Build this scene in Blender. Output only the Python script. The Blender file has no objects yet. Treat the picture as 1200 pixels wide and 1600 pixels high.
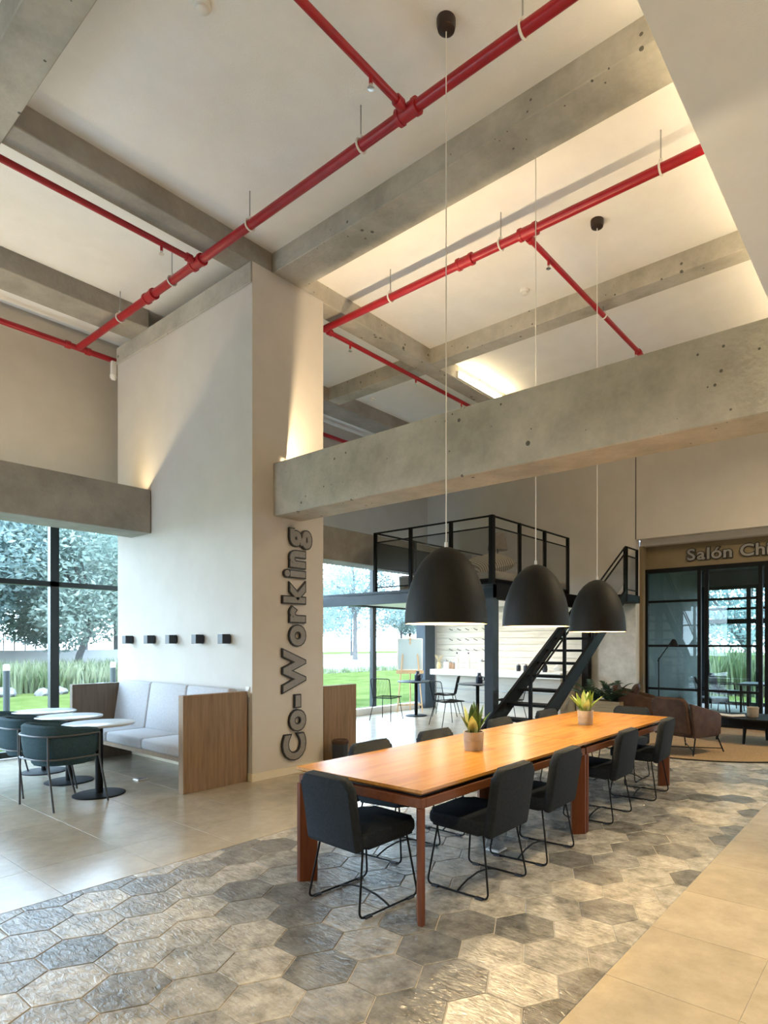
import bpy, bmesh, math, random
from mathutils import Vector, Matrix

SC = bpy.context.scene
COL = SC.collection
R = math.radians
PI = math.pi
rng = random.Random(7)

# ------------------------------------------------------------------ camera
cd = bpy.data.cameras.new('camera')
cd.sensor_width = 36.0
cd.lens = 946.5 / 1600 * 36
cd.shift_x = -105 / 1600
cd.shift_y = 205.06 / 1600
cd.clip_start, cd.clip_end = 0.05, 400
cam = bpy.data.objects.new('camera', cd)
COL.objects.link(cam)
cam.location = (0, 0, 1.55)
cam.rotation_euler = (R(90), 0, R(37.62))
SC.camera = cam

# ------------------------------------------------------------------ world, sun, exposure
SC.view_settings.view_transform = 'Standard'
SC.view_settings.look = 'None'
SC.view_settings.gamma = 1
SC.view_settings.use_curve_mapping = False
SC.view_settings.exposure = 0.33
W = bpy.data.worlds.new('sky')
SC.world = W
W.use_nodes = True
wn = W.node_tree.nodes
wl = W.node_tree.links
wn.clear()
wo = wn.new('ShaderNodeOutputWorld')
bg = wn.new('ShaderNodeBackground')
tc = wn.new('ShaderNodeTexCoord')
sx = wn.new('ShaderNodeSeparateXYZ')
rp = wn.new('ShaderNodeValToRGB')
rp.color_ramp.elements[0].position = 0.0
rp.color_ramp.elements[0].color = (0.68, 0.82, 1.0, 1)
rp.color_ramp.elements[1].position = 0.8
rp.color_ramp.elements[1].color = (0.50, 0.72, 1.0, 1)
wl.new(tc.outputs['Generated'], sx.inputs[0])
wl.new(sx.outputs['Z'], rp.inputs[0])
wl.new(rp.outputs[0], bg.inputs[0])
bg.inputs[1].default_value = 11.6
wl.new(bg.outputs[0], wo.inputs[0])


def light(name, kind, loc, energy, color, rot=(0, 0, 0), parent=None, **kw):
    d = bpy.data.lights.new(name, kind)
    d.energy = energy
    d.color = color
    for k, v in kw.items():
        setattr(d, k, v)
    o = bpy.data.objects.new(name, d)
    COL.objects.link(o)
    o.location = loc
    o.rotation_euler = rot
    if parent:
        o.parent = parent
    return o


light('sun', 'SUN', (20, 10, 30), 6.0, (1.0, 0.96, 0.88), (R(28), R(28), 0), angle=R(3))
# portals: only guide the sampling of the sky through the window openings
for loc, sxx, syy in (((-9.72, -0.5, 1.7), 3.2, 9.0), ((-9.72, 8.25, 1.7), 3.2, 6.4)):
    p = light('window_portal', 'AREA', loc, 1, (1, 1, 1), (0, R(-90), 0), shape='RECTANGLE', size=sxx, size_y=syy)
    p.data.cycles.is_portal = True
p = light('window_portal', 'AREA', (-8.1, -5.3, 1.7), 1, (1, 1, 1), (R(90), 0, 0), shape='RECTANGLE', size=3.0, size_y=3.2)
p.data.cycles.is_portal = True
WARM = (1.0, 0.78, 0.47)
WARM2 = (1.0, 0.76, 0.46)
# added unseen fill lamps over the right-hand aisle (behind and right of the frame)
# x, y, watts, spread in degrees
FILL_PANEL = [(0.5, -3.4, 260, 165), (0.5, 0.4, 55, 95), (0.5, 3.8, 50, 85), (0.5, 8.4, 210, 165)]
LINTEL_E = 56
LEDGE_E = 62
COVE_E = 45
PENDANT_E = 82

# ------------------------------------------------------------------ materials


def nmat(name):
    m = bpy.data.materials.new(name)
    m.use_nodes = True
    n, l = m.node_tree.nodes, m.node_tree.links
    n.clear()
    out = n.new('ShaderNodeOutputMaterial')
    b = n.new('ShaderNodeBsdfPrincipled')
    l.new(b.outputs[0], out.inputs[0])
    return m, n, l, b, out


def c4(c):
    return (c[0], c[1], c[2], 1)


def mk(name, c1, c2=None, scale=8, rough=0.6, bump=0.0, bscale=None, metal=0.0, stretch=None, detail=6,
       spec=0.5, coat=0.0, emit=None, estr=0, lo=0.35, hi=0.65, bdist=0.01):
    m, n, l, b, out = nmat(name)
    b.inputs['Roughness'].default_value = rough
    b.inputs['Metallic'].default_value = metal
    b.inputs['Specular IOR Level'].default_value = spec
    b.inputs['Coat Weight'].default_value = coat
    b.inputs['Base Color'].default_value = c4(c1)
    if c2 or bump:
        t = n.new('ShaderNodeTexCoord')
        mp = n.new('ShaderNodeMapping')
        l.new(t.outputs['Object'], mp.inputs[0])
        if stretch:
            mp.inputs['Scale'].default_value = stretch
    if c2:
        nz = n.new('ShaderNodeTexNoise')
        nz.inputs['Scale'].default_value = scale
        nz.inputs['Detail'].default_value = detail
        nz.inputs['Roughness'].default_value = 0.65
        l.new(mp.outputs[0], nz.inputs['Vector'])
        r = n.new('ShaderNodeValToRGB')
        r.color_ramp.elements[0].position = lo
        r.color_ramp.elements[0].color = c4(c1)
        r.color_ramp.elements[1].position = hi
        r.color_ramp.elements[1].color = c4(c2)
        l.new(nz.outputs[0], r.inputs[0])
        l.new(r.outputs[0], b.inputs['Base Color'])
    if bump:
        nb = n.new('ShaderNodeTexNoise')
        nb.inputs['Scale'].default_value = bscale or scale * 4
        nb.inputs['Detail'].default_value = 5
        l.new(mp.outputs[0], nb.inputs['Vector'])
        bp = n.new('ShaderNodeBump')
        bp.inputs['Strength'].default_value = bump
        bp.inputs['Distance'].default_value = bdist
        l.new(nb.outputs[0], bp.inputs['Height'])
        l.new(bp.outputs[0], b.inputs['Normal'])
    if emit:
        b.inputs['Emission Color'].default_value = c4(emit)
        b.inputs['Emission Strength'].default_value = estr
    return m


def concrete(name, c1, c2, pits=True):
    m, n, l, b, out = nmat(name)
    b.inputs['Roughness'].default_value = 0.75
    t = n.new('ShaderNodeTexCoord')
    n1 = n.new('ShaderNodeTexNoise')
    n1.inputs['Scale'].default_value = 1.6
    n1.inputs['Detail'].default_value = 9
    n1.inputs['Roughness'].default_value = 0.7
    l.new(t.outputs['Object'], n1.inputs['Vector'])
    r = n.new('ShaderNodeValToRGB')
    r.color_ramp.elements[0].position = 0.35
    r.color_ramp.elements[0].color = c4(c1)
    r.color_ramp.elements[1].position = 0.68
    r.color_ramp.elements[1].color = c4(c2)
    l.new(n1.outputs[0], r.inputs[0])
    last = r.outputs[0]
    if pits:
        v = n.new('ShaderNodeTexVoronoi')
        v.inputs['Scale'].default_value = 9
        v.inputs['Randomness'].default_value = 1
        l.new(t.outputs['Object'], v.inputs['Vector'])
        n2 = n.new('ShaderNodeTexNoise')
        n2.inputs['Scale'].default_value = 2.1
        l.new(t.outputs['Object'], n2.inputs['Vector'])
        mul = n.new('ShaderNodeMath')
        mul.operation = 'MULTIPLY'
        mul.inputs[1].default_value = 0.22
        sub = n.new('ShaderNodeMath')
        sub.operation = 'SUBTRACT'
        sub.inputs[1].default_value = 0.42
        l.new(n2.outputs[0], sub.inputs[0])
        l.new(sub.outputs[0], mul.inputs[0])
        lt = n.new('ShaderNodeMath')
        lt.operation = 'LESS_THAN'
        l.new(v.outputs['Distance'], lt.inputs[0])
        mul.inputs[1].default_value = 0.75
        l.new(mul.outputs[0], lt.inputs[1])
        mx = n.new('ShaderNodeMix')
        mx.data_type = 'RGBA'
        l.new(lt.outputs[0], mx.inputs[0])
        l.new(last, mx.inputs[6])
        mx.inputs[7].default_value = (c1[0] * .35, c1[1] * .35, c1[2] * .35, 1)
        last = mx.outputs[2]
    l.new(last, b.inputs['Base Color'])
    nb = n.new('ShaderNodeTexNoise')
    nb.inputs['Scale'].default_value = 30
    nb.inputs['Detail'].default_value = 6
    l.new(t.outputs['Object'], nb.inputs['Vector'])
    bp = n.new('ShaderNodeBump')
    bp.inputs['Strength'].default_value = 0.35
    bp.inputs['Distance'].default_value = 0.012
    l.new(nb.outputs[0], bp.inputs['Height'])
    l.new(bp.outputs[0], b.inputs['Normal'])
    return m


def wood(name, c1, c2, axis='Y', rough=0.4, scale=3.0, coat=0.0, spec=0.4):
    st = {'X': (0.6, 9, 9), 'Y': (9, 0.6, 9), 'Z': (9, 9, 0.6)}[axis]
    return mk(name, c1, c2, scale=scale, rough=rough, bump=0.08, bscale=scale * 3, stretch=st, detail=8, coat=coat, bdist=0.004, spec=spec)


def tile_mat(name, cols, mottle, rough, bump, bscale, stretch=None, bdist=0.01, spec=0.5):
    """every tile takes its own tone from Object Info > Random"""
    m, n, l, b, out = nmat(name)
    oi = n.new('ShaderNodeObjectInfo')
    r = n.new('ShaderNodeValToRGB')
    r.color_ramp.interpolation = 'CONSTANT' if len(cols) > 2 else 'LINEAR'
    e = r.color_ramp.elements
    while len(e) < len(cols):
        e.new(0.5)
    for i, c in enumerate(cols):
        e[i].position = i / len(cols) if len(cols) > 2 else i
        e[i].color = c4(c)
    l.new(oi.outputs['Random'], r.inputs[0])
    t = n.new('ShaderNodeTexCoord')
    geo = n.new('ShaderNodeNewGeometry')
    n1 = n.new('ShaderNodeTexNoise')
    n1.inputs['Scale'].default_value = mottle[0]
    n1.inputs['Detail'].default_value = 8
    n1.inputs['Roughness'].default_value = 0.72
    l.new(geo.outputs['Position'], n1.inputs['Vector'])
    mr = n.new('ShaderNodeMapRange')
    mr.inputs['From Min'].default_value = 0.3
    mr.inputs['From Max'].default_value = 0.7
    mr.inputs['To Min'].default_value = mottle[1]
    mr.inputs['To Max'].default_value = mottle[2]
    l.new(n1.outputs[0], mr.inputs[0])
    mx = n.new('ShaderNodeMix')
    mx.data_type = 'RGBA'
    mx.blend_type = 'MULTIPLY'
    mx.inputs[0].default_value = 1
    l.new(r.outputs[0], mx.inputs[6])
    l.new(mr.outputs[0], mx.inputs[7])
    l.new(mx.outputs[2], b.inputs['Base Color'])
    b.inputs['Roughness'].default_value = rough
    b.inputs['Specular IOR Level'].default_value = spec
    nb = n.new('ShaderNodeTexNoise')
    nb.inputs['Scale'].default_value = bscale
    nb.inputs['Detail'].default_value = 4
    nb.inputs['Distortion'].default_value = 0.8
    mp = n.new('ShaderNodeMapping')
    if stretch:
        mp.inputs['Scale'].default_value = stretch
        mp.inputs['Rotation'].default_value = (0, 0, 0.6)
    l.new(geo.outputs['Position'], mp.inputs[0])
    l.new(mp.outputs[0], nb.inputs['Vector'])
    bp = n.new('ShaderNodeBump')
    bp.inputs['Strength'].default_value = bump
    bp.inputs['Distance'].default_value = bdist
    l.new(nb.outputs[0], bp.inputs['Height'])
    l.new(bp.outputs[0], b.inputs['Normal'])
    return m


def glass_mat(name, tint=(1, 1, 1), refl=0.03):
    m, n, l, b, out = nmat(name)
    n.remove(b)
    tr = n.new('ShaderNodeBsdfTransparent')
    tr.inputs[0].default_value = c4(tint)
    gl = n.new('ShaderNodeBsdfGlossy')
    gl.inputs['Roughness'].default_value = 0.01
    lw = n.new('ShaderNodeLayerWeight')
    lw.inputs[0].default_value = 0.5
    pw = n.new('ShaderNodeMath')
    pw.operation = 'POWER'
    pw.inputs[1].default_value = 4.5
    l.new(lw.outputs['Facing'], pw.inputs[0])
    ad = n.new('ShaderNodeMath')
    ad.operation = 'MULTIPLY_ADD'
    ad.inputs[1].default_value = 0.8
    ad.inputs[2].default_value = refl
    l.new(pw.outputs[0], ad.inputs[0])
    mx = n.new('ShaderNodeMixShader')
    l.new(ad.outputs[0], mx.inputs[0])
    l.new(tr.outputs[0], mx.inputs[1])
    l.new(gl.outputs[0], mx.inputs[2])
    l.new(mx.outputs[0], out.inputs[0])
    return m


def mesh_mat(name, color, alpha):
    """fine woven mesh: seen as a see-through veil"""
    m, n, l, b, out = nmat(name)
    b.inputs['Base Color'].default_value = c4(color)
    b.inputs['Roughness'].default_value = 0.6
    b.inputs['Alpha'].default_value = alpha
    return m


def leaf_mat(name, c1, c2, trans=0.35, scale=6):
    m, n, l, b, out = nmat(name)
    t = n.new('ShaderNodeTexCoord')
    nz = n.new('ShaderNodeTexNoise')
    nz.inputs['Scale'].default_value = scale
    nz.inputs['Detail'].default_value = 3
    l.new(t.outputs['Object'], nz.inputs['Vector'])
    r = n.new('ShaderNodeValToRGB')
    r.color_ramp.elements[0].position = 0.38
    r.color_ramp.elements[0].color = c4(c1)
    r.color_ramp.elements[1].position = 0.62
    r.color_ramp.elements[1].color = c4(c2)
    l.new(nz.outputs[0], r.inputs[0])
    l.new(r.outputs[0], b.inputs['Base Color'])
    b.inputs['Roughness'].default_value = 0.5
    tl = n.new('ShaderNodeBsdfTranslucent')
    l.new(r.outputs[0], tl.inputs[0])
    mx = n.new('ShaderNodeMixShader')
    mx.inputs[0].default_value = trans
    l.new(b.outputs[0], mx.inputs[1])
    l.new(tl.outputs[0], mx.inputs[2])
    l.new(mx.outputs[0], out.inputs[0])
    return m


def emis(name, color, strength):
    m, n, l, b, out = nmat(name)
    n.remove(b)
    e = n.new('ShaderNodeEmission')
    e.inputs[0].default_value = c4(color)
    e.inputs[1].default_value = strength
    l.new(e.outputs[0], out.inputs[0])
    return m


def stripe_mat(name, c1, c2, scale):
    m, n, l, b, out = nmat(name)
    t = n.new('ShaderNodeTexCoord')
    w = n.new('ShaderNodeTexWave')
    w.inputs['Scale'].default_value = scale
    w.inputs['Distortion'].default_value = 0.4
    l.new(t.outputs['Object'], w.inputs['Vector'])
    r = n.new('ShaderNodeValToRGB')
    r.color_ramp.elements[0].position = 0.45
    r.color_ramp.elements[0].color = c4(c1)
    r.color_ramp.elements[1].position = 0.8
    r.color_ramp.elements[1].color = c4(c2)
    l.new(w.outputs[0], r.inputs[0])
    l.new(r.outputs[0], b.inputs['Base Color'])
    b.inputs['Roughness'].default_value = 0.9
    return m


M = dict(
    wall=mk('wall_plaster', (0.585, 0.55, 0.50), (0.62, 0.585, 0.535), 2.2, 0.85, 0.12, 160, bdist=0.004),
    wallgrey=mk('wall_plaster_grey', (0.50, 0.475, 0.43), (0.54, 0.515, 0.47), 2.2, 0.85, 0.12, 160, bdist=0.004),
    wallshade=mk('wall_painted_shade', (0.20, 0.155, 0.09), (0.23, 0.18, 0.11), 2, 0.85),  # dark brown puts the shade of the header and reveal into the colour
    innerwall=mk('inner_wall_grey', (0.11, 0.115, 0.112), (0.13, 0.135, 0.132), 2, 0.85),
    stucco=mk('stucco_grey', (0.47, 0.46, 0.42), (0.62, 0.60, 0.56), 5, 0.9, 0.3, 50, bdist=0.006),
    ceiling=mk('ceiling_plaster', (0.83, 0.82, 0.80), (0.87, 0.86, 0.84), 3, 0.9, 0.35, 90, bdist=0.008),
    soffit=mk('soffit_paint', (0.84, 0.825, 0.80), (0.87, 0.855, 0.83), 3, 0.85, 0.2, 90, bdist=0.006),
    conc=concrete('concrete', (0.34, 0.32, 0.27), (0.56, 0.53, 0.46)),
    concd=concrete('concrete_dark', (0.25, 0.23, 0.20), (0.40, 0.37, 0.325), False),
    red=mk('red_pipe_paint', (0.30, 0.008, 0.016), (0.38, 0.011, 0.021), 6, 0.32, 0.03, 40),
    redd=mk('red_coupling', (0.33, 0.01, 0.018), (0.42, 0.014, 0.022), 20, 0.4),
    clamp=mk('white_clamp', (0.75, 0.73, 0.70), rough=0.4),
    steel=mk('grey_steel', (0.35, 0.35, 0.35), rough=0.4, metal=0.7),
    gun=mk('gunmetal', (0.07, 0.075, 0.08), rough=0.45, metal=0.3),
    chrome=mk('chrome', (0.75, 0.75, 0.75), rough=0.2, metal=1.0),
    black=mk('black_steel', (0.0045, 0.0048, 0.0055), (0.007, 0.0075, 0.008), 12, 0.6, spec=0.15),
    frame=mk('window_frame_dark', (0.016, 0.024, 0.028), (0.022, 0.03, 0.035), 6, 0.4),
    bluesteel=mk('blue_grey_steel', (0.030, 0.045, 0.062), (0.04, 0.058, 0.078), 5, 0.5),
    mesh=mesh_mat('rail_mesh', (0.10, 0.10, 0.10), 0.45),
    meshd=mesh_mat('rail_mesh_dark', (0.008, 0.012, 0.018), 0.95),
    table=wood('table_veneer', (0.32, 0.135, 0.026), (0.45, 0.22, 0.047), 'Y', 0.27, 3.2, spec=0.3),
    tableleg=wood('table_leg_wood', (0.085, 0.024, 0.008), (0.14, 0.043, 0.015), 'Z', 0.55, 3, spec=.2),
    tableap=wood('table_apron_wood', (0.095, 0.030, 0.010), (0.15, 0.052, 0.018), 'Y', 0.5, 3, spec=.25),
    oak=wood('oak_laminate', (0.19, 0.115, 0.058), (0.28, 0.18, 0.095), 'Z', 0.5, 4),
    oakd=wood('oak_laminate_dark', (0.13, 0.095, 0.065), (0.18, 0.135, 0.097), 'Z', 0.5, 4),
    easel=wood('easel_pine', (0.60, 0.40, 0.22), (0.70, 0.50, 0.30), 'Z', 0.5, 4),
    crate=wood('planter_wood', (0.22, 0.16, 0.085), (0.32, 0.24, 0.13), 'X', 0.6, 4),
    plank=wood('whitewashed_plank', (0.58, 0.54, 0.45), (0.76, 0.73, 0.65), 'X', 0.6, 3),
    fabric=mk('charcoal_fabric', (0.011, 0.015, 0.021), (0.018, 0.023, 0.030), 60, 0.95, 0.3, 250, spec=0.2, bdist=0.003),
    fabriclt=mk('taupe_fabric', (0.25, 0.235, 0.20), (0.30, 0.28, 0.24), 60, 0.95, 0.3, 250, spec=0.2, bdist=0.003),
    sofa=mk('pale_grey_fabric', (0.42, 0.42, 0.435), (0.50, 0.50, 0.515), 50, 0.95, 0.3, 220, spec=0.2, bdist=0.003),
    tub=mk('petrol_fabric', (0.022, 0.05, 0.062), (0.034, 0.066, 0.08), 50, 0.9, 0.25, 200, spec=0.25, bdist=0.003),
    brown=mk('brown_leather', (0.046, 0.023, 0.014), (0.078, 0.042, 0.027), 6, 0.65, 0.25, 30, spec=0.25),
    brownlt=mk('tan_cushion', (0.42, 0.30, 0.24), (0.48, 0.36, 0.30), 30, 0.9),
    shade=mk('pendant_graphite', (0.0085, 0.0088, 0.0075), (0.012, 0.0123, 0.0105), 30, 0.6, 0.12, 120, bdist=0.003, spec=0.25),
    shadein=mk('pendant_inside_gold', (0.80, 0.66, 0.38), rough=0.5),
    cable=mk('white_cable', (0.82, 0.80, 0.76), rough=0.5),
    canopy=mk('bronze_canopy', (0.045, 0.03, 0.025), rough=0.35, metal=0.4),
    white=mk('white_plastic', (0.80, 0.79, 0.76), rough=0.35),
    tabletop=mk('pale_laminate', (0.42, 0.44, 0.46), (0.47, 0.49, 0.51), 6, 0.28),
    counter=mk('white_counter', (0.82, 0.84, 0.84), rough=0.25),
    counterf=mk('counter_front', (0.60, 0.57, 0.50), (0.68, 0.65, 0.58), 3, 0.6, stretch=(0.5, 4, 8)),
    terra=mk('clay_pot', (0.32, 0.265, 0.20), (0.42, 0.355, 0.275), 9, 0.8, 0.2, 60),
    soil=mk('soil', (0.03, 0.02, 0.014), (0.06, 0.045, 0.03), 40, 1.0, 0.6, 60),
    leaf=leaf_mat('snake_leaf', (0.03, 0.07, 0.018), (0.085, 0.14, 0.035), 0.2, 14),
    leafy=leaf_mat('snake_leaf_bright', (0.13, 0.21, 0.03), (0.25, 0.34, 0.065), 0.25, 14),
    leafpale=leaf_mat('snake_leaf_pale', (0.32, 0.38, 0.13), (0.44, 0.48, 0.20), 0.2, 14),
    palm=leaf_mat('palm_leaf', (0.012, 0.035, 0.02), (0.03, 0.07, 0.035), 0.15, 5),
    glass=glass_mat('window_glass', (0.97, 1.0, 0.99)),
    glassd=glass_mat('partition_glass', (0.80, 0.88, 0.86)),
    signface=mk('sign_face_grey', (0.22, 0.21, 0.20), (0.27, 0.26, 0.245), 30, 0.6),
    signedge=mk('sign_edge_black', (0.008, 0.007, 0.007), rough=0.5),
    rug=mk('sisal_rug', (0.24, 0.155, 0.075), (0.36, 0.245, 0.13), 40, 0.95, 0.6, 130),
    skirt=mk('skirting_cream', (0.74, 0.66, 0.50), rough=0.5),
    board=mk('whiteboard', (0.50, 0.62, 0.66), rough=0.3),
    dark=mk('dark_plastic', (0.015, 0.02, 0.03), rough=0.4),
    navy=mk('dark_blue_ceramic', (0.02, 0.025, 0.045), rough=0.35),
    jarw=mk('pale_jar', (0.68, 0.70, 0.68), rough=0.3),
    jarb=mk('brown_jar', (0.42, 0.27, 0.18), rough=0.4),
    jary=mk('straw_jar', (0.62, 0.52, 0.30), rough=0.4),
    stripe=stripe_mat('striped_cushion', (0.25, 0.21, 0.14), (0.60, 0.55, 0.44), 8),
    lino=mk('linen', (0.50, 0.46, 0.38), (0.58, 0.54, 0.46), 30, 0.95),
    wicker=mk('wicker', (0.20, 0.16, 0.12), (0.34, 0.29, 0.22), 40, 0.9, 0.5, 80),
    grass=mk('lawn', (0.048, 0.070, 0.018), (0.085, 0.105, 0.036), 1.2, 1.0, 0.5, 20, spec=0.0),
    path=mk('pale_paving', (0.20, 0.195, 0.185), (0.24, 0.235, 0.225), 2, 0.9, spec=0.0),
    bark=mk('bark', (0.07, 0.07, 0.074), (0.12, 0.117, 0.115), 10, 0.95, 0.5, 30),
    crownA=leaf_mat('tree_leaves', (0.16, 0.22, 0.195), (0.31, 0.38, 0.34), 0.6, 0.9),
    crownB=leaf_mat('tree_leaves_blue', (0.14, 0.205, 0.205), (0.28, 0.365, 0.355), 0.6, 0.9),
    reed=leaf_mat('tall_grass', (0.10, 0.14, 0.06), (0.24, 0.27, 0.17), 0.4, 1.2),
    rock=mk('garden_rock', (0.08, 0.08, 0.085), (0.15, 0.15, 0.155), 5, 0.9, 0.5, 20),
    fence=mk('white_fence', (0.40, 0.39, 0.38), rough=0.8),
    bollard=mk('bollard_blue_grey', (0.022, 0.032, 0.04), rough=0.5),
    house=mk('white_render', (0.34, 0.34, 0.33), (0.38, 0.38, 0.37), 2, 0.9),
    bulb=emis('bulb_glow', (1.0, 0.80, 0.48), 40),
    batten=emis('batten_glow', (1.0, 0.80, 0.48), 24),
    panel=emis('panel_glow', (1.0, 0.86, 0.66), 4),
    hex=tile_mat('hex_tile', [(0.13, 0.128, 0.122), (0.30, 0.285, 0.255), (0.20, 0.195, 0.185), (0.38, 0.35, 0.30), (0.25, 0.24, 0.22), (0.165, 0.16, 0.15), (0.33, 0.31, 0.275)],
                 (8.0, 0.42, 1.75), 0.27, 0.6, 15, (1, 2.6, 1), 0.014, 0.8),
    tile=tile_mat('stone_tile', [(0.37, 0.315, 0.235), (0.42, 0.36, 0.275)], (5.0, 0.82, 1.15), 0.22, 0.08, 60, None, 0.004, 0.9),
    grout=mk('grout', (0.34, 0.31, 0.27), (0.42, 0.385, 0.33), 12, 0.9),
    floorin=mk('inner_floor', (0.40, 0.40, 0.39), (0.46, 0.46, 0.45), 3, 0.3),
    book=mk('magazine_paper', (0.70, 0.68, 0.64), rough=0.5),
)

# ------------------------------------------------------------------ mesh helpers


class MB:
    def __init__(s):
        s.bm = bmesh.new()

    def box(s, x0, x1, y0, y1, z0, z1, mat=None, bevel=0, seg=2):
        g = bmesh.ops.create_cube(s.bm, size=1)
        vs = g['verts']
        bmesh.ops.scale(s.bm, vec=(x1 - x0, y1 - y0, z1 - z0), verts=vs)
        bmesh.ops.translate(s.bm, vec=((x0 + x1) / 2, (y0 + y1) / 2, (z0 + z1) / 2), verts=vs)
        if bevel:
            es = list({e for v in vs for e in v.link_edges})
            r = bmesh.ops.bevel(s.bm, geom=es, offset=bevel, segments=seg, affect='EDGES', profile=0.5)
            vs = list({v for f in r['faces'] for v in f.verts} | {v for v in vs if v.is_valid})
        if mat is not None:
            bmesh.ops.transform(s.bm, matrix=mat, verts=[v for v in vs if v.is_valid])
        return s

    def prism(s, poly, h, mat=None, bevel=0, seg=2):
        """poly in xy extruded from z=0 to z=h"""
        n = len(poly)
        a = [s.bm.verts.new((p[0], p[1], 0)) for p in poly]
        b = [s.bm.verts.new((p[0], p[1], h)) for p in poly]
        fs = [s.bm.faces.new(a[::-1]), s.bm.faces.new(b)]
        for i in range(n):
            fs.append(s.bm.faces.new((a[i], a[(i + 1) % n], b[(i + 1) % n], b[i])))
        vs = a + b
        if bevel:
            es = list(fs[0].edges) + list(fs[1].edges)
            r = bmesh.ops.bevel(s.bm, geom=es, offset=bevel, segments=seg, affect='EDGES', profile=0.5)
            vs = list({v for f in r['faces'] for v in f.verts} | {v for v in vs if v.is_valid})
        if mat is not None:
            bmesh.ops.transform(s.bm, matrix=mat, verts=[v for v in vs if v.is_valid])
        return s

    def tube(s, pts, r, seg=8, cap=True, closed=False):
        pts = [Vector(p) for p in pts]
        n = len(pts)
        rr = r if isinstance(r, (list, tuple)) else [r] * n
        rings = []
        up = None
        for i, p in enumerate(pts):
            if closed:
                d = (pts[(i + 1) % n] - pts[i - 1]).normalized()
            else:
                d = (pts[min(i + 1, n - 1)] - pts[max(i - 1, 0)]).normalized()
            if up is None:
                up = Vector((0, 0, 1)) if abs(d.z) < 0.9 else Vector((1, 0, 0))
                u = d.cross(up).normalized()
            else:
                u = u - d * u.dot(d)
                u = u.normalized() if u.length > 1e-6 else d.orthogonal().normalized()
            v = d.cross(u)
            rings.append([s.bm.verts.new(p + (u * math.cos(2 * PI * k / seg) + v * math.sin(2 * PI * k / seg)) * rr[i]) for k in range(seg)])
        m = n if closed else n - 1
        for i in range(m):
            a, b = rings[i], rings[(i + 1) % n]
            for k in range(seg):
                s.bm.faces.new((a[k], a[(k + 1) % seg], b[(k + 1) % seg], b[k]))
        if cap and not closed:
            s.bm.faces.new(rings[0][::-1])
            s.bm.faces.new(rings[-1])
        return s

    def lathe(s, prof, seg=32, c=(0, 0, 0), close=True):
        rings = []
        for r, z in prof:
            if r < 1e-5:
                rings.append([s.bm.verts.new((c[0], c[1], c[2] + z))])
            else:
                rings.append([s.bm.verts.new((c[0] + r * math.cos(2 * PI * k / seg), c[1] + r * math.sin(2 * PI * k / seg), c[2] + z)) for k in range(seg)])
        for a, b in zip(rings, rings[1:]):
            for k in range(seg):
                k2 = (k + 1) % seg
                if len(a) == 1 and len(b) == 1:
                    continue
                if len(a) == 1:
                    s.bm.faces.new((a[0], b[k2], b[k]))
                elif len(b) == 1:
                    s.bm.faces.new((a[k], a[k2], b[0]))
                else:
                    s.bm.faces.new((a[k], a[k2], b[k2], b[k]))
        return s

    def quad(s, a, b, c, d):
        s.bm.faces.new([s.bm.verts.new(p) for p in (a, b, c, d)])
        return s

    def mesh(s, name, mat, smooth=False):
        bmesh.ops.recalc_face_normals(s.bm, faces=s.bm.faces)
        me = bpy.data.meshes.new(name)
        if smooth:
            for f in s.bm.faces:
                f.smooth = True
        s.bm.to_mesh(me)
        s.bm.free()
        me.materials.append(mat)
        if smooth:
            try:
                me.set_sharp_from_angle(angle=R(42))
            except Exception:
                pass
        return me

    def obj(s, name, mat, parent=None, smooth=False, loc=None, rot=None, **tags):
        return link(name, s.mesh(name, mat, smooth), parent, loc, rot, **tags)


def link(name, me, parent=None, loc=None, rot=None, **tags):
    o = bpy.data.objects.new(name, me)
    COL.objects.link(o)
    if parent is not None:
        o.parent = parent
    if loc is not None:
        o.location = loc
    if rot is not None:
        o.rotation_euler = rot
    for k, v in tags.items():
        if v:
            o[k] = v
    return o


def thing(name, label, category, loc=(0, 0, 0), rz=0, group=None):
    o = bpy.data.objects.new(name, None)
    COL.objects.link(o)
    o.empty_display_size = 0.1
    o.location = loc
    o.rotation_euler = (0, 0, rz)
    o['label'] = label
    o['category'] = category
    if group:
        o['group'] = group
    return o


def dup(root, loc, rz=0, label=None):
    def cp(o, par):
        c = o.copy()
        COL.objects.link(c)
        if par is not None:
            c.parent = par
        for ch in list(o.children):
            cp(ch, c)
        return c
    r = cp(root, None)
    r.location = loc
    r.rotation_euler = (0, 0, rz)
    if label:
        r['label'] = label
    return r


def struct(name, mb, mat, label=None, cat=None, **kw):
    return mb.obj(name, mat, kind='structure', label=label, category=cat, **kw)


def rrect(w, h, r, n=5):
    """rounded rectangle outline centred at 0"""
    out = []
    for cx, cy, a0 in ((w / 2 - r, h / 2 - r, 0), (-w / 2 + r, h / 2 - r, 90), (-w / 2 + r, -h / 2 + r, 180), (w / 2 - r, -h / 2 + r, 270)):
        for k in range(n + 1):
            a = R(a0 + 90 * k / n)
            out.append((cx + r * math.cos(a), cy + r * math.sin(a)))
    return out


def arc(c, r, a0, a1, n):
    return [(c[0] + r * math.cos(R(a0 + (a1 - a0) * k / n)), c[1] + r * math.sin(R(a0 + (a1 - a0) * k / n))) for k in range(n + 1)]


def fillet(pts, r, n=4):
    """polyline with rounded corners"""
    pts = [Vector(p) for p in pts]
    out = [pts[0]]
    for a, b, c in zip(pts, pts[1:], pts[2:]):
        d1 = (a - b)
        d2 = (c - b)
        q = min(r, d1.length * .45, d2.length * .45)
        p1 = b + d1.normalized() * q
        p2 = b + d2.normalized() * q
        for k in range(n + 1):
            t = k / n
            out.append((1 - t) ** 2 * p1 + 2 * t * (1 - t) * b + t * t * p2)
    out.append(pts[-1])
    return out


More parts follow.
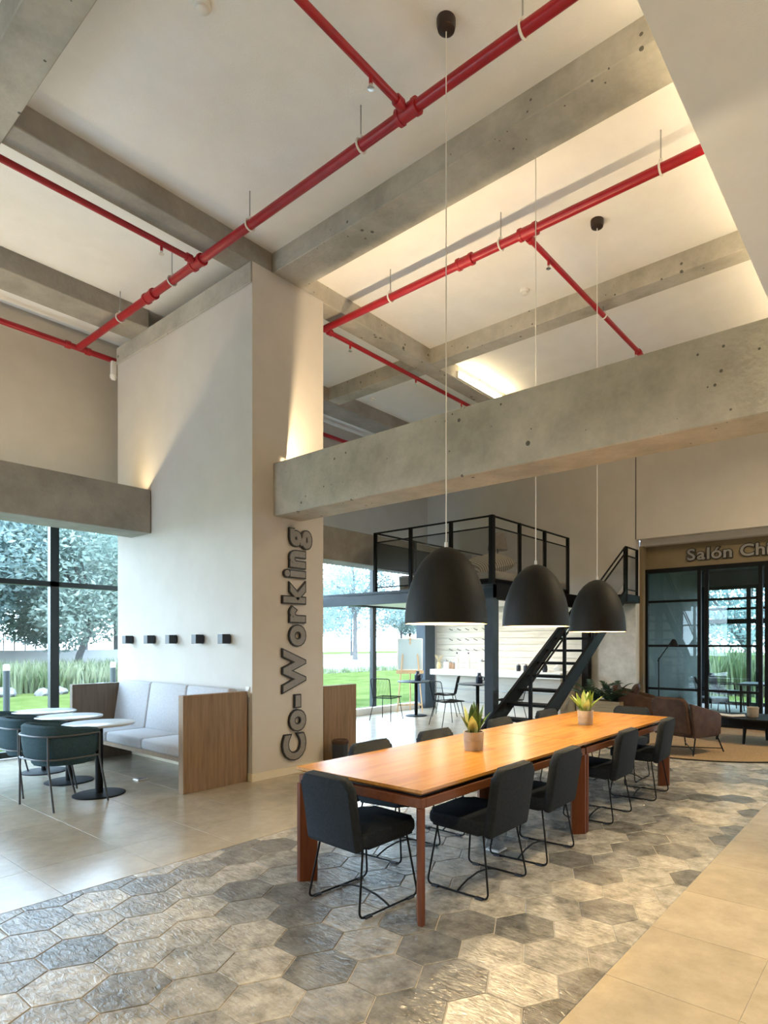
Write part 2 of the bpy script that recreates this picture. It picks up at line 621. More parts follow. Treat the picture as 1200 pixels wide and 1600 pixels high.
# ------------------------------------------------------------------ key dimensions
CZ = 6.06          # ceiling
BZ = 5.83          # underside of ceiling beams
HL, HR = -4.16, -1.16   # hexagon field left and right edge
BY = 11.5          # back wall
WX = -9.6          # window wall

# ------------------------------------------------------------------ floor
fl = struct('floor', MB().box(WX - 0.1, 8.1, -5, 17, -0.15, -0.005), M['grout'], 'interior floor of pale stone tiles around a band of grey hexagons', 'floor')


def clip(poly, x0, x1):
    for s, lim in ((1, x0), (-1, x1)):
        out = []
        for i, p in enumerate(poly):
            q = poly[(i + 1) % len(poly)]
            ip, iq = (p[0] - lim) * s >= 0, (q[0] - lim) * s >= 0
            if ip:
                out.append(p)
            if ip != iq:
                t = (lim - p[0]) / (q[0] - p[0])
                out.append((lim, p[1] + t * (q[1] - p[1])))
        poly = out
        if len(poly) < 3:
            return []
    return poly


def inset(poly, d):
    cx = sum(p[0] for p in poly) / len(poly)
    cy = sum(p[1] for p in poly) / len(poly)
    n = len(poly)
    out = []
    for i in range(n):
        a, b, c = Vector(poly[i - 1]), Vector(poly[i]), Vector(poly[(i + 1) % n])
        e1 = (b - a).normalized()
        e2 = (c - b).normalized()
        n1 = Vector((-e1.y, e1.x))
        n2 = Vector((-e2.y, e2.x))
        k = 1 + n1.dot(n2)
        out.append(tuple(b + (n1 + n2) * (d / max(k, .3))))
    return out


def slab_mesh(name, poly, mat, gap=0.003, bev=0.0025, top=0.0, bot=-0.007):
    base = inset(poly, gap)
    topp = inset(poly, gap + bev)
    bm = bmesh.new()
    n = len(base)
    a = [bm.verts.new((p[0], p[1], bot)) for p in base]
    b = [bm.verts.new((p[0], p[1], top - bev * .7)) for p in base]
    c = [bm.verts.new((p[0], p[1], top)) for p in topp]
    bm.faces.new(c)
    for i in range(n):
        j = (i + 1) % n
        bm.faces.new((a[i], a[j], b[j], b[i]))
        bm.faces.new((b[i], b[j], c[j], c[i]))
    me = bpy.data.meshes.new(name)
    bm.to_mesh(me)
    bm.free()
    me.materials.append(mat)
    return me


HRAD = 0.1839
DX, DY = 1.5 * HRAD, math.sqrt(3) * HRAD
HX0, HY0 = -3.082, 1.111
cells = []
for i in range(-6, 10):
    cx = HX0 + DX * i
    for j in range(-4, 32):
        cy = HY0 + DY * (j + (0.5 if i % 2 else 0))
        if cy < 0.3 or cy > 9.62:
            continue
        poly = [(HRAD * math.cos(R(60 * k)), HRAD * math.sin(R(60 * k))) for k in range(6)]
        pc = clip(poly, HL - cx, HR - cx)
        if len(pc) >= 3 and max(p[0] for p in pc) - min(p[0] for p in pc) > 0.03:
            cells.append((cy, cx, pc))
cells.sort(key=lambda c: c[0])
cache = {}
far = bmesh.new()
for n, (cy, cx, pc) in enumerate(cells):
    if n < 300:
        key = round(cx, 3)
        if key not in cache:
            cache[key] = slab_mesh('hexagonal_tile', pc, M['hex'])
        link('hexagonal_tile', cache[key], fl, (cx, cy, rng.uniform(-.0012, 0.0006)))
    else:
        me = slab_mesh('far', pc, M['hex'])
        me.transform(Matrix.Translation((cx, cy, 0)))
        far.from_mesh(me)
        bpy.data.meshes.remove(me)
me = bpy.data.meshes.new('hexagonal_tiles_far')
far.to_mesh(me)
far.free()
me.materials.append(M['hex'])
link('hexagonal_tile_field', me, fl, kind='stuff')

tcache = {}


def tile_grid(xs, ys):
    for x0, x1 in zip(xs, xs[1:]):
        for y0, y1 in zip(ys, ys[1:]):
            k = (round(x1 - x0, 3), round(y1 - y0, 3))
            if k not in tcache:
                w, h = (x1 - x0) / 2, (y1 - y0) / 2
                tcache[k] = slab_mesh('stone_tile', [(-w, -h), (w, -h), (w, h), (-w, h)], M['tile'], 0.0018, 0.0007)
            link('stone_tile', tcache[k], fl, ((x0 + x1) / 2, (y0 + y1) / 2, 0))


yl = [1.5 + .6 * k for k in range(-3, 16)] + [BY]
tile_grid([WX, -9.4, -8.25, -7.1, -5.95, -4.8, HL], yl)
tile_grid([HR, -0.58, 0.57, 1.72, 2.87, 4.02], [2.69 + .608 * k for k in range(-4, 13)])
tile_grid([HL, -3.0, -1.85, HR], [9.62, 10.25, 10.9, BY])
tile_grid([HR, -0.58, 0.57, 1.72], [9.987, 10.6, BY])

# ------------------------------------------------------------------ shell
struct('ceiling', MB().box(WX - .3, 8.1, -5, BY + .2, CZ, CZ + .15), M['ceiling'], 'high white plastered ceiling with a fine rough texture', 'ceiling')
wl_ = MB()
wl_.box(WX - .25, WX, -5, BY, 3.30, CZ)
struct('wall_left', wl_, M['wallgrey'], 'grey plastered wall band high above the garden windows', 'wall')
wb = MB()
wb.box(WX, -4.34, BY, BY + .2, 0, CZ)
struct('wall_back', wb, M['wall'], 'beige back wall behind the raised loft', 'wall')
wb2 = MB()
wb2.box(-4.33, 8.1, BY, BY + .2, 3.56, CZ)
wb2.box(-4.33, 8.1, BY + .2, BY + .42, 3.45, 3.56)
struct('wall_back', wb2, M['wall'], 'beige wall above the recessed glass partition', 'wall')
struct('wall_right', MB().box(8, 8.1, -5, BY, 0, CZ), M['wallshade'], 'unseen right wall of the hall, kept dark to cut bounced light', 'wall')  # colour darkened so less light bounces onto the lettered pier
struct('wall_front', MB().box(WX - .25, 8.1, -5.2, -5, 3.30, CZ).box(-6.6, 8.1, -5.2, -5, 0, 3.30), M['wallshade'], 'unseen dark wall around the added window behind the viewer', 'wall')  # unseen wall, darkened likewise against bounced light
wf = thing('fill_window', 'added unseen window behind the viewer, for fill daylight', 'window', (0, -5.05, 0))  # made-up window, added to let daylight in from behind the viewer
wf['kind'] = 'structure'
for k_ in range(3):
    x_ = -9.55 + k_ * 1.45
    MB().box(x_ - .05, x_ + .05, -.05, .05, .02, 3.30).obj('mullion', M['frame'], wf)
for z_ in (.05, 2.38, 3.26):
    MB().box(WX, -6.6, -.045, .045, z_ - .035, z_ + .035).obj('transom', M['frame'], wf)
MB().box(WX, -6.6, -.005, .005, .05, 3.28).obj('pane', M['glass'], wf)
# dropped ceiling at upper right
sf = struct('ceiling_soffit', MB().box(-1.33, 8, -5, BY, 5.40, 5.52), M['soffit'], 'smooth cream dropped ceiling along the upper right edge', 'ceiling')
# the broad pier with the lettering
pier = struct('column', MB().box(-9.2, -5.9, 4.01, 5.03, 0, BZ - .003), M['wall'], 'broad beige pier carrying the vertical lettering', 'column')
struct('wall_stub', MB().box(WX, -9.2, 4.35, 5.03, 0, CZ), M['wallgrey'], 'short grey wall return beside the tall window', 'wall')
bb = MB().box(-5.96, -5.885, 3.994, 5.03, 0, .085)
struct('baseboard_pier', MB().box(-5.9, -5.885, 4.0, 5.03, 0.0, .085), M['skirt'], 'cream skirting at the foot of the lettered pier', 'baseboard')
struct('baseboard_left', MB().box(-9.2, -5.885, 3.995, 4.01, 0.0, .085), M['skirt'], 'cream skirting behind the upholstered bench', 'baseboard')

# concrete beams


def beam(x0, x1, y0, y1, z0, z1, label, mat='conc'):
    return struct('concrete_beam', MB().box(x0, x1, y0, y1, z0, z1, bevel=.008, seg=1), M[mat], label, 'beam')


beam(-9.2, -5.902, 3.990, 4.010, 5.585, BZ - .003, 'pale concrete band along the top of the lettered pier', 'conc')
beam(-6.22, 4.4, 4.29, 4.70, BZ, CZ + .02, 'wide grey concrete ceiling beam crossing above the lettered pier')
beam(-5.905, 4.4, 4.29, 4.69, 3.02, 3.63, 'free-standing concrete beam spanning above the three pendant lamps')
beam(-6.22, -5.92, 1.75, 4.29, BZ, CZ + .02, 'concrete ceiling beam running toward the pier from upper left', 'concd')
beam(-6.22, -5.92, 4.70, BY, BZ, CZ + .02, 'concrete ceiling beam behind the pier lit by the warm batten')
beam(-6.4, 4.4, 1.44, 1.75, BZ - .02, CZ + .02, 'thick concrete ceiling beam cut by the upper left corner')
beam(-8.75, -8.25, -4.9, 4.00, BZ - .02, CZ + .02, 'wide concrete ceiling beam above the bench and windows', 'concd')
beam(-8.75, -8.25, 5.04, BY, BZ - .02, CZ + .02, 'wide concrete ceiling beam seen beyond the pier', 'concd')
beam(-5.92, -1.2, 7.15, 7.40, BZ, CZ + .02, 'slender concrete ceiling beam beyond the second red pipe')
beam(-8.25, -6.22, 7.15, 7.40, BZ, CZ + .02, 'short concrete ceiling beam joining two long ones beyond the pier')
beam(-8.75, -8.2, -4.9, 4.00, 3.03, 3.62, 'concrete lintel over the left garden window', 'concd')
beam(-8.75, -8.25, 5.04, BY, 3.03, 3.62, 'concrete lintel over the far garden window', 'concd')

# wall joint near the glass partition
struct('trim_1', MB().box(-4.346, -4.33, BY - .004, BY + .006, 3.56, CZ), M['signedge'], 'thin dark vertical joint in the beige back wall', 'joint')
# grey lower stucco on the back wall under the landing
struct('wall_back', MB().box(-5.25, -4.34, BY - .012, BY - .001, 0, 2.3), M['stucco'], 'rough pale grey stucco panel right of the stairs', 'wall')

# windows on the left wall ------------------------------------------------


def window_run(name, y0, y1, muls, label):
    t = thing(name, label, 'window')
    t['kind'] = 'structure'
    fr = MB()
    fr.box(WX - .1, WX, y0, y1, 0.02, .10)
    fr.box(WX - .1, WX, y0, y1, 3.22, 3.30)
    fr.obj('frame', M['frame'], t)
    MB().box(WX - .1, WX, y0, y1, 2.345, 2.415).obj('transom', M['frame'], t)
    for y in muls:
        MB().box(WX - .1, WX, y - .055, y + .055, .02, 3.30).obj('mullion', M['frame'], t)
    ys = [y0] + list(muls) + [y1]
    for a, b in zip(ys, ys[1:]):
        MB().box(WX - .06, WX - .05, a, b, .05, 3.28).obj('pane', M['glass'], t)
    return t


window_run('window_1', -5, 4.35, (-4.1, -1.62, .86, 3.34), 'tall garden window with dark crossing mullions beside the bench')
window_run('window_2', 5.03, BY, (7.15, 9.66), 'tall garden window with dark mullions below the loft deck')
struct('trim_2', MB().box(WX, WX + .14, 5.03, BY, 0, .14), M['white'], 'low white curb along the far window', 'curb')
struct('column', MB().box(-9.58, -9.30, 11.05, 11.42, 0, 2.28), M['bluesteel'], 'blue grey steel post at the end of the far window', 'column')

# ------------------------------------------------------------------ lights with bodies
for i, (x, y, we, sp) in enumerate(FILL_PANEL):  # added fill lamps, set in the soffit out of view
    t = thing('fill_light', 'x', 'light', (x, y, 5.40), 0, 'added fill lights')
    t['label'] = 'added unseen fill light in the cream soffit over the right aisle, %s from the front' % ('first', 'second', 'third', 'fourth')[i]
    MB().lathe([(0, -.002), (.30, -.002), (.31, -.03), (.27, -.03), (.265, -.012), (0, -.012)], 24).obj('rim', M['white'], t, True)
    light('fill_lamp', 'AREA', (0, 0, -.035), we, WARM, parent=t, shape='DISK', size=.5, spread=R(sp))

for k_, x_ in enumerate((-8.2, -7.2, -6.2)):  # fill lamps added to brighten the bar under the loft
    t = thing('fill_downlight', ('added fill lamp under the loft at the window end', 'added fill lamp under the middle of the loft', 'added fill lamp under the loft near the stairs')[k_], 'light', (x_, 10.2, 2.38), 0, 'added fill lights under the loft')
    MB().lathe([(0, -.001), (.075, -.001), (.08, -.014), (.06, -.014), (.055, -.004), (0, -.004)], 20).obj('rim', M['white'], t, True)
    light('bar_fill_lamp', 'AREA', (0, 0, -.02), 17, (1, .90, .76), parent=t, shape='DISK', size=.11)
# linear uplight lying on the free-standing beam
lt = thing('linear_uplight', 'slim linear uplight lying on top of the free-standing concrete beam', 'light', (0, 4.42, 3.632))
ch = MB()
ch.box(-5.85, 3.0, 0, .10, 0, .005)
ch.box(-5.85, 3.0, 0, .004, .005, .0445)
ch.box(-5.85, 3.0, .004, .0442, .043, .0445)
ch.obj('channel', M['black'], lt)
light('ledge_lamp', 'AREA', (-4.35, .040, .007), LEDGE_E, WARM2, (R(180), 0, 0), parent=lt, shape='RECTANGLE', size=2.95, size_y=.004)
lt = thing('linear_uplight', 'slim linear uplight lying on top of the concrete lintel over the left window', 'light', (-8.335, 0, 3.622))
ch = MB()
ch.box(-.012, .028, -4.6, 3.95, 0, .002)
ch.box(.0265, .028, -4.6, 3.95, .002, .0135)
ch.obj('channel', M['white'], lt)
light('lintel_lamp', 'AREA', (.012, -.3, .003), LINTEL_E, WARM, (0, R(180), R(0)), parent=lt, shape='RECTANGLE', size=.004, size_y=8.4)
# cove strip on the edge of the soffit
lt = thing('cove_strip', 'linear cove strip lying on the upper edge of the cream soffit', 'light', (-1.22, 0, 5.52))
MB().box(-.03, .03, -4.8, 11, 0, .02).obj('channel', M['white'], lt)
light('cove_lamp', 'AREA', (0, 4.0, .06), COVE_E, WARM, (0, R(180 - 25), 0), parent=lt, shape='RECTANGLE', size=.04, size_y=13.0)
# glowing batten on the side of the ceiling beam beyond the pier
lt = thing('batten_light', 'glowing warm batten light on the ceiling beam above the free-standing beam', 'light', (-5.92, 8.55, 5.90))
MB().box(0.0, .03, -.72, .72, -.05, .05).obj('housing', M['white'], lt)
MB().box(.03, .075, -.70, .70, -.042, .042, bevel=.015).obj('diffuser', M['batten'], lt)

# pendants -------------------------------------------------------------------


def pendant(loc, label, copy_of=None):
    x, y, z = loc
    t = thing('pendant_lamp', label, 'lamp', (x, y, z), 0, 'dome pendants over the table')
    prof = [(.300, 0), (.298, .06), (.288, .16), (.268, .25), (.232, .35), (.19, .43), (.145, .485), (.09, .53), (.04, .550), (.022, .553), (0, .554)]
    MB().lathe(prof, 48).obj('shade', M['shade'], t, True)
    ins = [(.300, 0), (.291, .0), (.290, .06), (.280, .155), (.260, .243), (.224, .342), (.182, .420), (.14, .472), (.085, .516), (.03, .535), (0, .536)]
    MB().lathe(ins, 48).obj('inner_shade', M['shadein'], t, True)
    MB().lathe([(.03, .535), (.03, .43), (.022, .42), (0, .42)], 16).obj('socket', M['white'], t, True)
    MB().lathe([(0, .30), (.025, .305), (.045, .33), (.05, .36), (.04, .395), (.022, .42)], 20).obj('bulb', M['bulb'], t, True)
    h = CZ - z
    MB().tube([(0, 0, .553), (0, 0, h - .05)], .0042, 6).obj('cable', M['cable'], t, True)
    MB().tube([(0, 0, .55), (0, 0, .59)], .012, 8).obj('cable_grip', M['white'], t, True)
    MB().lathe([(0, h - .085), (.03, h - .085), (.062, h - .07), (.07, h - .04), (.07, h - .001), (0, h - .001)], 24).obj('ceiling_canopy', M['canopy'], t, True)
    light('pendant_bulb', 'POINT', (0, 0, .26), PENDANT_E, WARM, parent=t, shadow_soft_size=.05)
    return t


pendant((-2.705, 3.45, 1.690), 'large graphite dome pendant, nearest of three over the table')
pendant((-2.715, 4.765, 1.700), 'graphite dome pendant, the middle one over the table')
pendant((-2.712, 6.07, 1.672), 'graphite dome pendant, farthest of three over the table')

# sprinkler pipes ----------------------------------------------------------------
PZ = 5.72


def coupling(mb, p, axis, r=.062, l=.05):
    v = {'X': (l, 0, 0), 'Y': (0, l, 0), 'Z': (0, 0, l)}[axis]
    p = Vector(p)
    v = Vector(v)
    mb.tube([p - v, p + v], r, 12)
    return mb


def hanger(t, x, y):
    h = MB()
    h.tube([(x, y, PZ + .06), (x, y, CZ)], .006, 6)
    h.obj('hanger_rod', M['steel'], t)
    k = MB()
    ring = [(x, y + .053 * math.cos(2 * PI * i / 14), PZ + .053 * math.sin(2 * PI * i / 14)) for i in range(14)]
    k.tube(ring, .010, 6, closed=True)
    k.box(x - .014, x + .014, y - .012, y + .012, PZ + .05, PZ + .085)
    k.obj('clamp', M['clamp'], t, True)


def pipe_x(y, x0, x1, hang, tees, label):
    t = thing('sprinkler_pipe', label, 'pipe')
    MB().tube([(x0, y, PZ), (x1, y, PZ)], .043, 16).obj('pipe', M['red'], t, True)
    for x in tees:
        c = MB()
        coupling(c, (x, y, PZ), 'X', .056, .075)
        coupling(c, (x - .085, y, PZ), 'X', .064, .016)
        coupling(c, (x + .085, y, PZ), 'X', .064, .016)
        c.obj('coupling', M['redd'], t, True)
    for x in hang:
        hanger(t, x, y)


def sprinkler(t, x, y, r=.03):
    s = MB()
    s.tube([(x, y, PZ - r + .004), (x, y, PZ - r - .05)], .014, 8)
    s.obj('sprinkler_stem', M['redd'], t, True)
    s = MB()
    s.lathe([(0, -.085), (.026, -.083), (.026, -.079), (.008, -.077), (.012, -.05), (.012, -.04), (0, -.04)], 10, (x, y, PZ - r))
    s.obj('sprinkler_head', M['chrome'], t, True)


def pipe_y(x, y0, y1, heads, label, r=.031, tee=None, coup=()):
    t = thing('branch_pipe', label, 'pipe')
    MB().tube([(x, y0, PZ), (x, y1, PZ)], r, 14).obj('pipe', M['red'], t, True)
    for y in coup:
        c = MB()
        coupling(c, (x, y, PZ), 'Y', r + .013, .03)
        c.obj('coupling', M['redd'], t, True)
    for y in heads:
        sprinkler(t, x, y, r)
    return t


pipe_x(3.56, -9.36, 3.2, (-8.10, -6.80, -5.28, -3.70, -2.13, -.4, 1.2), (-7.31, -6.25, -3.17), 'thick red sprinkler main crossing the ceiling in front of the pier')
pipe_x(5.34, -6.25, 3.2, (-5.04, -3.46, -1.79, -.2, 1.4), (-3.92, -3.13), 'thick red sprinkler main crossing the ceiling beyond the wide beam')
pipe_y(-9.4, -4.8, 4.3, (2.55, .2), 'red sprinkler pipe along the left wall high above the window', .04, coup=(3.43, 3.69))
pipe_y(-9.4, 5.05, 11.3, (7.5, 9.6), 'red sprinkler pipe along the far left wall beyond the pier', .04)
pipe_y(-6.25, -4.8, 3.51, (3.16, .9), 'thin red branch pipe joining the near main above the pier', coup=(3.46,))
pipe_y(-6.25, 5.3, 11.3, (5.81, 7.2, 8.4), 'thin red branch pipe running away behind the pier', coup=(5.44,))
pipe_y(-3.17, -4.8, 3.51, (3.15, 1.2), 'thin red branch pipe entering at the top of the picture', coup=(3.45,))
t = pipe_y(-3.17, 5.39, 11.3, (5.84, 8.4), 'thin red branch pipe running away beyond the middle pendant cable', coup=(5.45, 8.52))
for y in (7.28,):
    k = MB()
    k.tube([(-3.17 + .045 * math.cos(2 * PI * i / 12), y, PZ + .045 * math.sin(2 * PI * i / 12)) for i in range(12)], .009, 6, closed=True)
    k.obj('clamp', M['clamp'], t, True)
    MB().tube([(-3.17, y, PZ + .05), (-3.17, y, BZ + .01)], .006, 6).obj('hanger_rod', M['steel'], t)

for (x, y), lab in (((-4.0, 2.31), 'round white smoke detector on the ceiling near the top edge'), ((-3.98, 6.70), 'round white smoke detector beyond the second red main'), ((-7.95, 7.95), 'round white smoke detector seen just beyond the pier')):
    t = thing('smoke_detector', lab, 'detector', (x, y, CZ), 0, 'smoke detectors')
    MB().lathe([(0, 0), (.062, 0), (.062, -.022), (.05, -.03), (.0, -.03)], 24).obj('base', M['white'], t, True)
    MB().lathe([(.042, -.03), (.042, -.05), (.032, -.06), (0, -.062)], 20).obj('sensor', M['white'], t, True)
# camera-like white fitting in the corner by the left pipe
t = thing('wall_camera', 'small white fitting in the wall corner under the left red pipe', 'camera', (-9.25, 3.97, 5.42))
MB().box(-.03, .03, -.03, .035, .02, .22, bevel=.006).obj('bracket', M['white'], t)
MB().lathe([(0, -.05), (.03, -.045), (.045, -.02), (.045, .02), (0, .02)], 16).obj('housing', M['white'], t, True)

# wall lights on the pier --------------------------------------------------------
WL = (-8.75, -8.13, -7.56, -6.93, -6.36)
LBL = ('black cube wall light nearest the garden window', 'black cube wall light, second from the garden window', 'black cube wall light in the middle of the row of five',
       'black cube wall light, fourth from the garden window', 'black cube wall light nearest the lettered corner')
for x, lab in zip(WL, LBL):
    t = thing('wall_light', lab, 'light', (x, 4.01, 1.60), 0, 'cube wall lights')
    MB().box(-.04, .04, -.012, 0, -.04, .04).obj('back_plate', M['black'], t)
    MB().box(-.052, .052, -.116, -.012, -.055, .055, bevel=.004).obj('cube_shade', M['dark'], t)
    MB().box(-.035, .035, -.10, -.03, .056, .058).obj('lens', M['white'], t)
t = thing('wall_switch', 'small white switch plate by the corner above the bench panel', 'switch', (-5.98, 4.01, 1.0))
MB().box(-.035, .035, -.01, 0, -.06, .06, bevel=.003).obj('plate', M['white'], t)
MB().box(-.02, .02, -.015, -.01, -.03, .03).obj('rocker', M['white'], t)
for (x, y), lab in (((-7.0, 3.30), 'white floor outlet plate on the tiles before the bench'), ((-2.51, 3.81), 'white floor outlet plate on the hexagons under the table')):
    t = thing('floor_outlet', lab, 'outlet', (x, y, 0.0))
    MB().box(-.06, .06, -.06, .06, 0, .012, bevel=.004).obj('plate', M['white'], t)
    MB().box(-.045, .045, -.045, .045, .012, .016).obj('lid', M['steel'], t)

# lettering ---------------------------------------------------------------------------
_tc = {}


def char_mesh(body, size, offset, extrude, bevel=0):
    c = bpy.data.curves.new('letter', 'FONT')
    c.body = body
    c.size = size
    c.offset = offset
    c.extrude = extrude
    c.resolution_u = 4
    o = bpy.data.objects.new('letter', c)
    COL.objects.link(o)
    dg = bpy.context.evaluated_depsgraph_get()
    me = bpy.data.meshes.new_from_object(o.evaluated_get(dg))
    bpy.data.objects.remove(o)
    bpy.data.curves.remove(c)
    return me


def width(me):
    xs = [v.co.x for v in me.vertices]
    return (min(xs), max(xs)) if xs else (0, 0)


def lettering(root, text, size, bold, edge, gap, depth, total=None):
    """letters along local +x, facing local +z; each letter is a black edge body with a grey face"""
    x = 0
    items = []
    for ch in text:
        if ch == ' ':
            x += size * .30
            continue
        body = char_mesh(ch, size, bold + edge, depth / 2)
        face = char_mesh(ch, size, bold, .002)
        a, b = width(body)
        items.append((ch, body, face, x - a))
        x += (b - a) + gap
    k = total / x if total else 1
    for ch, body, face, px in items:
        for me, z in ((body, depth / 2), (face, depth + .001)):
            me.transform(Matrix.Translation((px, 0, z)))
            me.transform(Matrix.Diagonal((k, 1, 1, 1)))
        body.materials.clear()
        body.materials.append(M['signedge'])
        face.materials.clear()
        face.materials.append(M['signface'])
        lo = link('letter', body, root)
        link('letter_face', face, lo)


sg = thing('wall_sign', 'large vertical Co-Working lettering in grey with black edges on the pier', 'sign', (-5.90, 4.71, .155))
sg.rotation_euler = Matrix(((0, 0, 1), (0, -1, 0), (1, 0, 0))).to_euler()
# local x -> world z, local y -> world -y, local z -> world x
lettering(sg, 'Co-Working', .42, .015, .014, .014, .03, 2.78)
s2 = thing('wall_sign', 'grey Salón lettering with dark edges above the glass partition', 'sign', (-3.49, 11.88, 3.125))
s2.rotation_euler = (R(90), 0, 0)
lettering(s2, 'Salón Chim', .30, .006, .012, .002, .03, 1.72)

# ------------------------------------------------------------------ dining tables
TX0, TX1 = -3.215, -2.14


def work_table(y0, y1, label):
    cx, cy = (TX0 + TX1) / 2, (y0 + y1) / 2
    w, l = (TX1 - TX0) / 2, (y1 - y0) / 2
    t = thing('work_table', label, 'table', (cx, cy, 0), 0, 'long work table')
    tp = MB()
    tp.prism([(-w, -l), (w, -l), (w, l), (-w, l)], .018, Matrix.Translation((0, 0, .728)))
    # bevelled underside
    a = [(-w, -l, .728), (w, -l, .728), (w, l, .728), (-w, l, .728)]
    q = .035
    b = [(-w + q, -l + q, .708), (w - q, -l + q, .708), (w - q, l - q, .708), (-w + q, l - q, .708)]
    for i in range(4):
        j = (i + 1) % 4
        tp.quad(a[i], a[j], b[j], b[i])
    tp.quad(*b)
    tp.obj('tabletop', M['table'], t)
    g = .012
    for (x0, x1, yy0, yy1) in ((-w + g, w - g, -l + g, -l + g + .04), (-w + g, w - g, l - g - .04, l - g), (-w + g, -w + g + .04, -l + g + .04, l - g - .04), (w - g - .04, w - g, -l + g + .04, l - g - .04)):
        MB().box(x0, x1, yy0, yy1, .640, .695, bevel=.003, seg=1).obj('apron', M['tableap'], t)
    MB().box(-w + .06, w - .06, -l + .06, l - .06, .69, .708).obj('spacer', M['signedge'], t)
    for sx_ in (-1, 1):
        for sy_ in (-1, 1):
            leg = MB()
            ang = math.atan2(-sy_, -sx_)
            mt = Matrix.Translation((sx_ * (w - .004), sy_ * (l - .004), 0)) @ Matrix.Rotation(ang, 4, 'Z')
            leg.prism([(.0, 0), (.020, -.020), (.130, -.020), (.130, .020), (.020, .020)], .640, mt)
            leg.obj('leg', M['tableleg'], t)
    return t


work_table(2.515, 4.595, 'honey wood work table at the near end, its legs set diagonally')
work_table(4.602, 6.69, 'honey wood work table at the far end, joined to the near one')

# ------------------------------------------------------------------ dining chairs


def back_outline(w0, w1, h, r):
    pts = []
    hw0, hw1 = w0 / 2, w1 / 2
    for cx, cy, a0 in ((hw1 - r, h - r, 0), (-hw1 + r, h - r, 90)):
        pts += [(cx + r * math.cos(R(a0 + 90 * k / 6)), cy + r * math.sin(R(a0 + 90 * k / 6))) for k in range(7)]
    r2 = .03
    for cx, cy, a0 in ((-hw0 + r2, r2, 180), (hw0 - r2, r2, 270)):
        pts += [(cx + r2 * math.cos(R(a0 + 90 * k / 4)), cy + r2 * math.sin(R(a0 + 90 * k / 4))) for k in range(5)]
    return pts


def chair_proto(label):
    t = thing('upholstered_chair', label, 'chair', (0, 0, 0), 0, 'sled chairs around the work table')
    s = MB()
    s.prism(rrect(.46, .47, .06), .085, Matrix.Translation((0, .015, .385)) @ Matrix.Rotation(R(2), 4, 'X'), .028, 3)
    s.obj('seat', M['fabric'], t, True)
    b = MB()
    mt = Matrix.Translation((0, -.185, .375)) @ Matrix.Rotation(R(90 + 9), 4, 'X')
    b.prism(back_outline(.465, .43, .425, .055), .062, mt, .024, 3)
    b.obj('backrest', M['fabric'], t, True)
    for sg_ in (-1, 1):
        w = MB()
        x0, x1 = sg_ * .19, sg_ * .232
        pts = fillet([(x0, -.17, .39), (x1, -.235, .008), (x1, .235, .008), (x0, .18, .39)], .045, 5)
        w.tube(pts, .0062, 8)
        w.obj('sled_leg', M['black'], t, True)
        for yy in (-.17, .17):
            MB().box(x1 - .012, x1 + .012, yy - .025, yy + .025, 0.0, .012).obj('glide', M['dark'], t)
    c = MB()
    c.tube([(x * .232, 0.0, .008 + .05 * (1 - x * x)) for x in [-1, -.8, -.5, 0, .5, .8, 1]], .006, 8)
    c.obj('cross_bar', M['black'], t, True)
    return t


ch0 = chair_proto('charcoal sled chair at the near end of the table, its back to the viewer')
ch0.location = (-2.685, 2.605, 0)
ch0.rotation_euler = (0, 0, R(-3))
RIGHT = [(3.235, 'charcoal sled chair on the window-free long side, nearest of four'), (3.945, 'charcoal sled chair on the near table, second along the right side'),
         (5.15, 'charcoal sled chair just past the middle table legs, third on the right side'), (6.135, 'charcoal sled chair at the far right corner leg of the table')]
LEFT = [(3.36, 'sled chair across the table nearest the lettered pier'), (4.14, 'sled chair across the table behind the nearer plant pot'),
        (5.20, 'sled chair across the table in front of the loft post'), (6.17, 'sled chair across the table before the foot of the stairs')]
for k, (y, lab) in enumerate(RIGHT):
    dup(ch0, (-2.275 + (0, .0, -.02, .0)[k], y, 0), R(90 + (1, 3, 2, 4)[k]), lab)
for k, (y, lab) in enumerate(LEFT):
    dup(ch0, (-3.10, y, 0), R(-90 + (2, -1, 3, 0)[k]), lab)
dup(ch0, (-2.72, 6.80, 0), R(180), 'sled chair at the far end of the table before the brown armchairs')


# ------------------------------------------------------------------ potted plants on the table
def blade(mb, a, lean, h, w, twist, z0=0.0, r0=.01):
    n = 6
    rows = []
    d = Vector((math.cos(a), math.sin(a), 0))
    sdir = Vector((-math.sin(a + twist), math.cos(a + twist), 0))
    for i in range(n + 1):
        t = i / n
        c = d * (r0 + lean * t ** 1.5) + Vector((0, 0, z0 + h * t * (1 - .12 * t * lean / h)))
        ww = w * (0.65 + 1.3 * t - 1.95 * t * t) if t < 1 else 0.0
        ww = max(ww, .001)
        nrm = d * .25 * ww
        rows.append([mb.bm.verts.new(c - sdir * ww / 2 + nrm), mb.bm.verts.new(c - nrm * .3), mb.bm.verts.new(c + sdir * ww / 2 + nrm)])
    for p, q in zip(rows, rows[1:]):
        for k in (0, 1):
            mb.bm.faces.new((p[k], p[k + 1], q[k + 1], q[k]))
    return mb


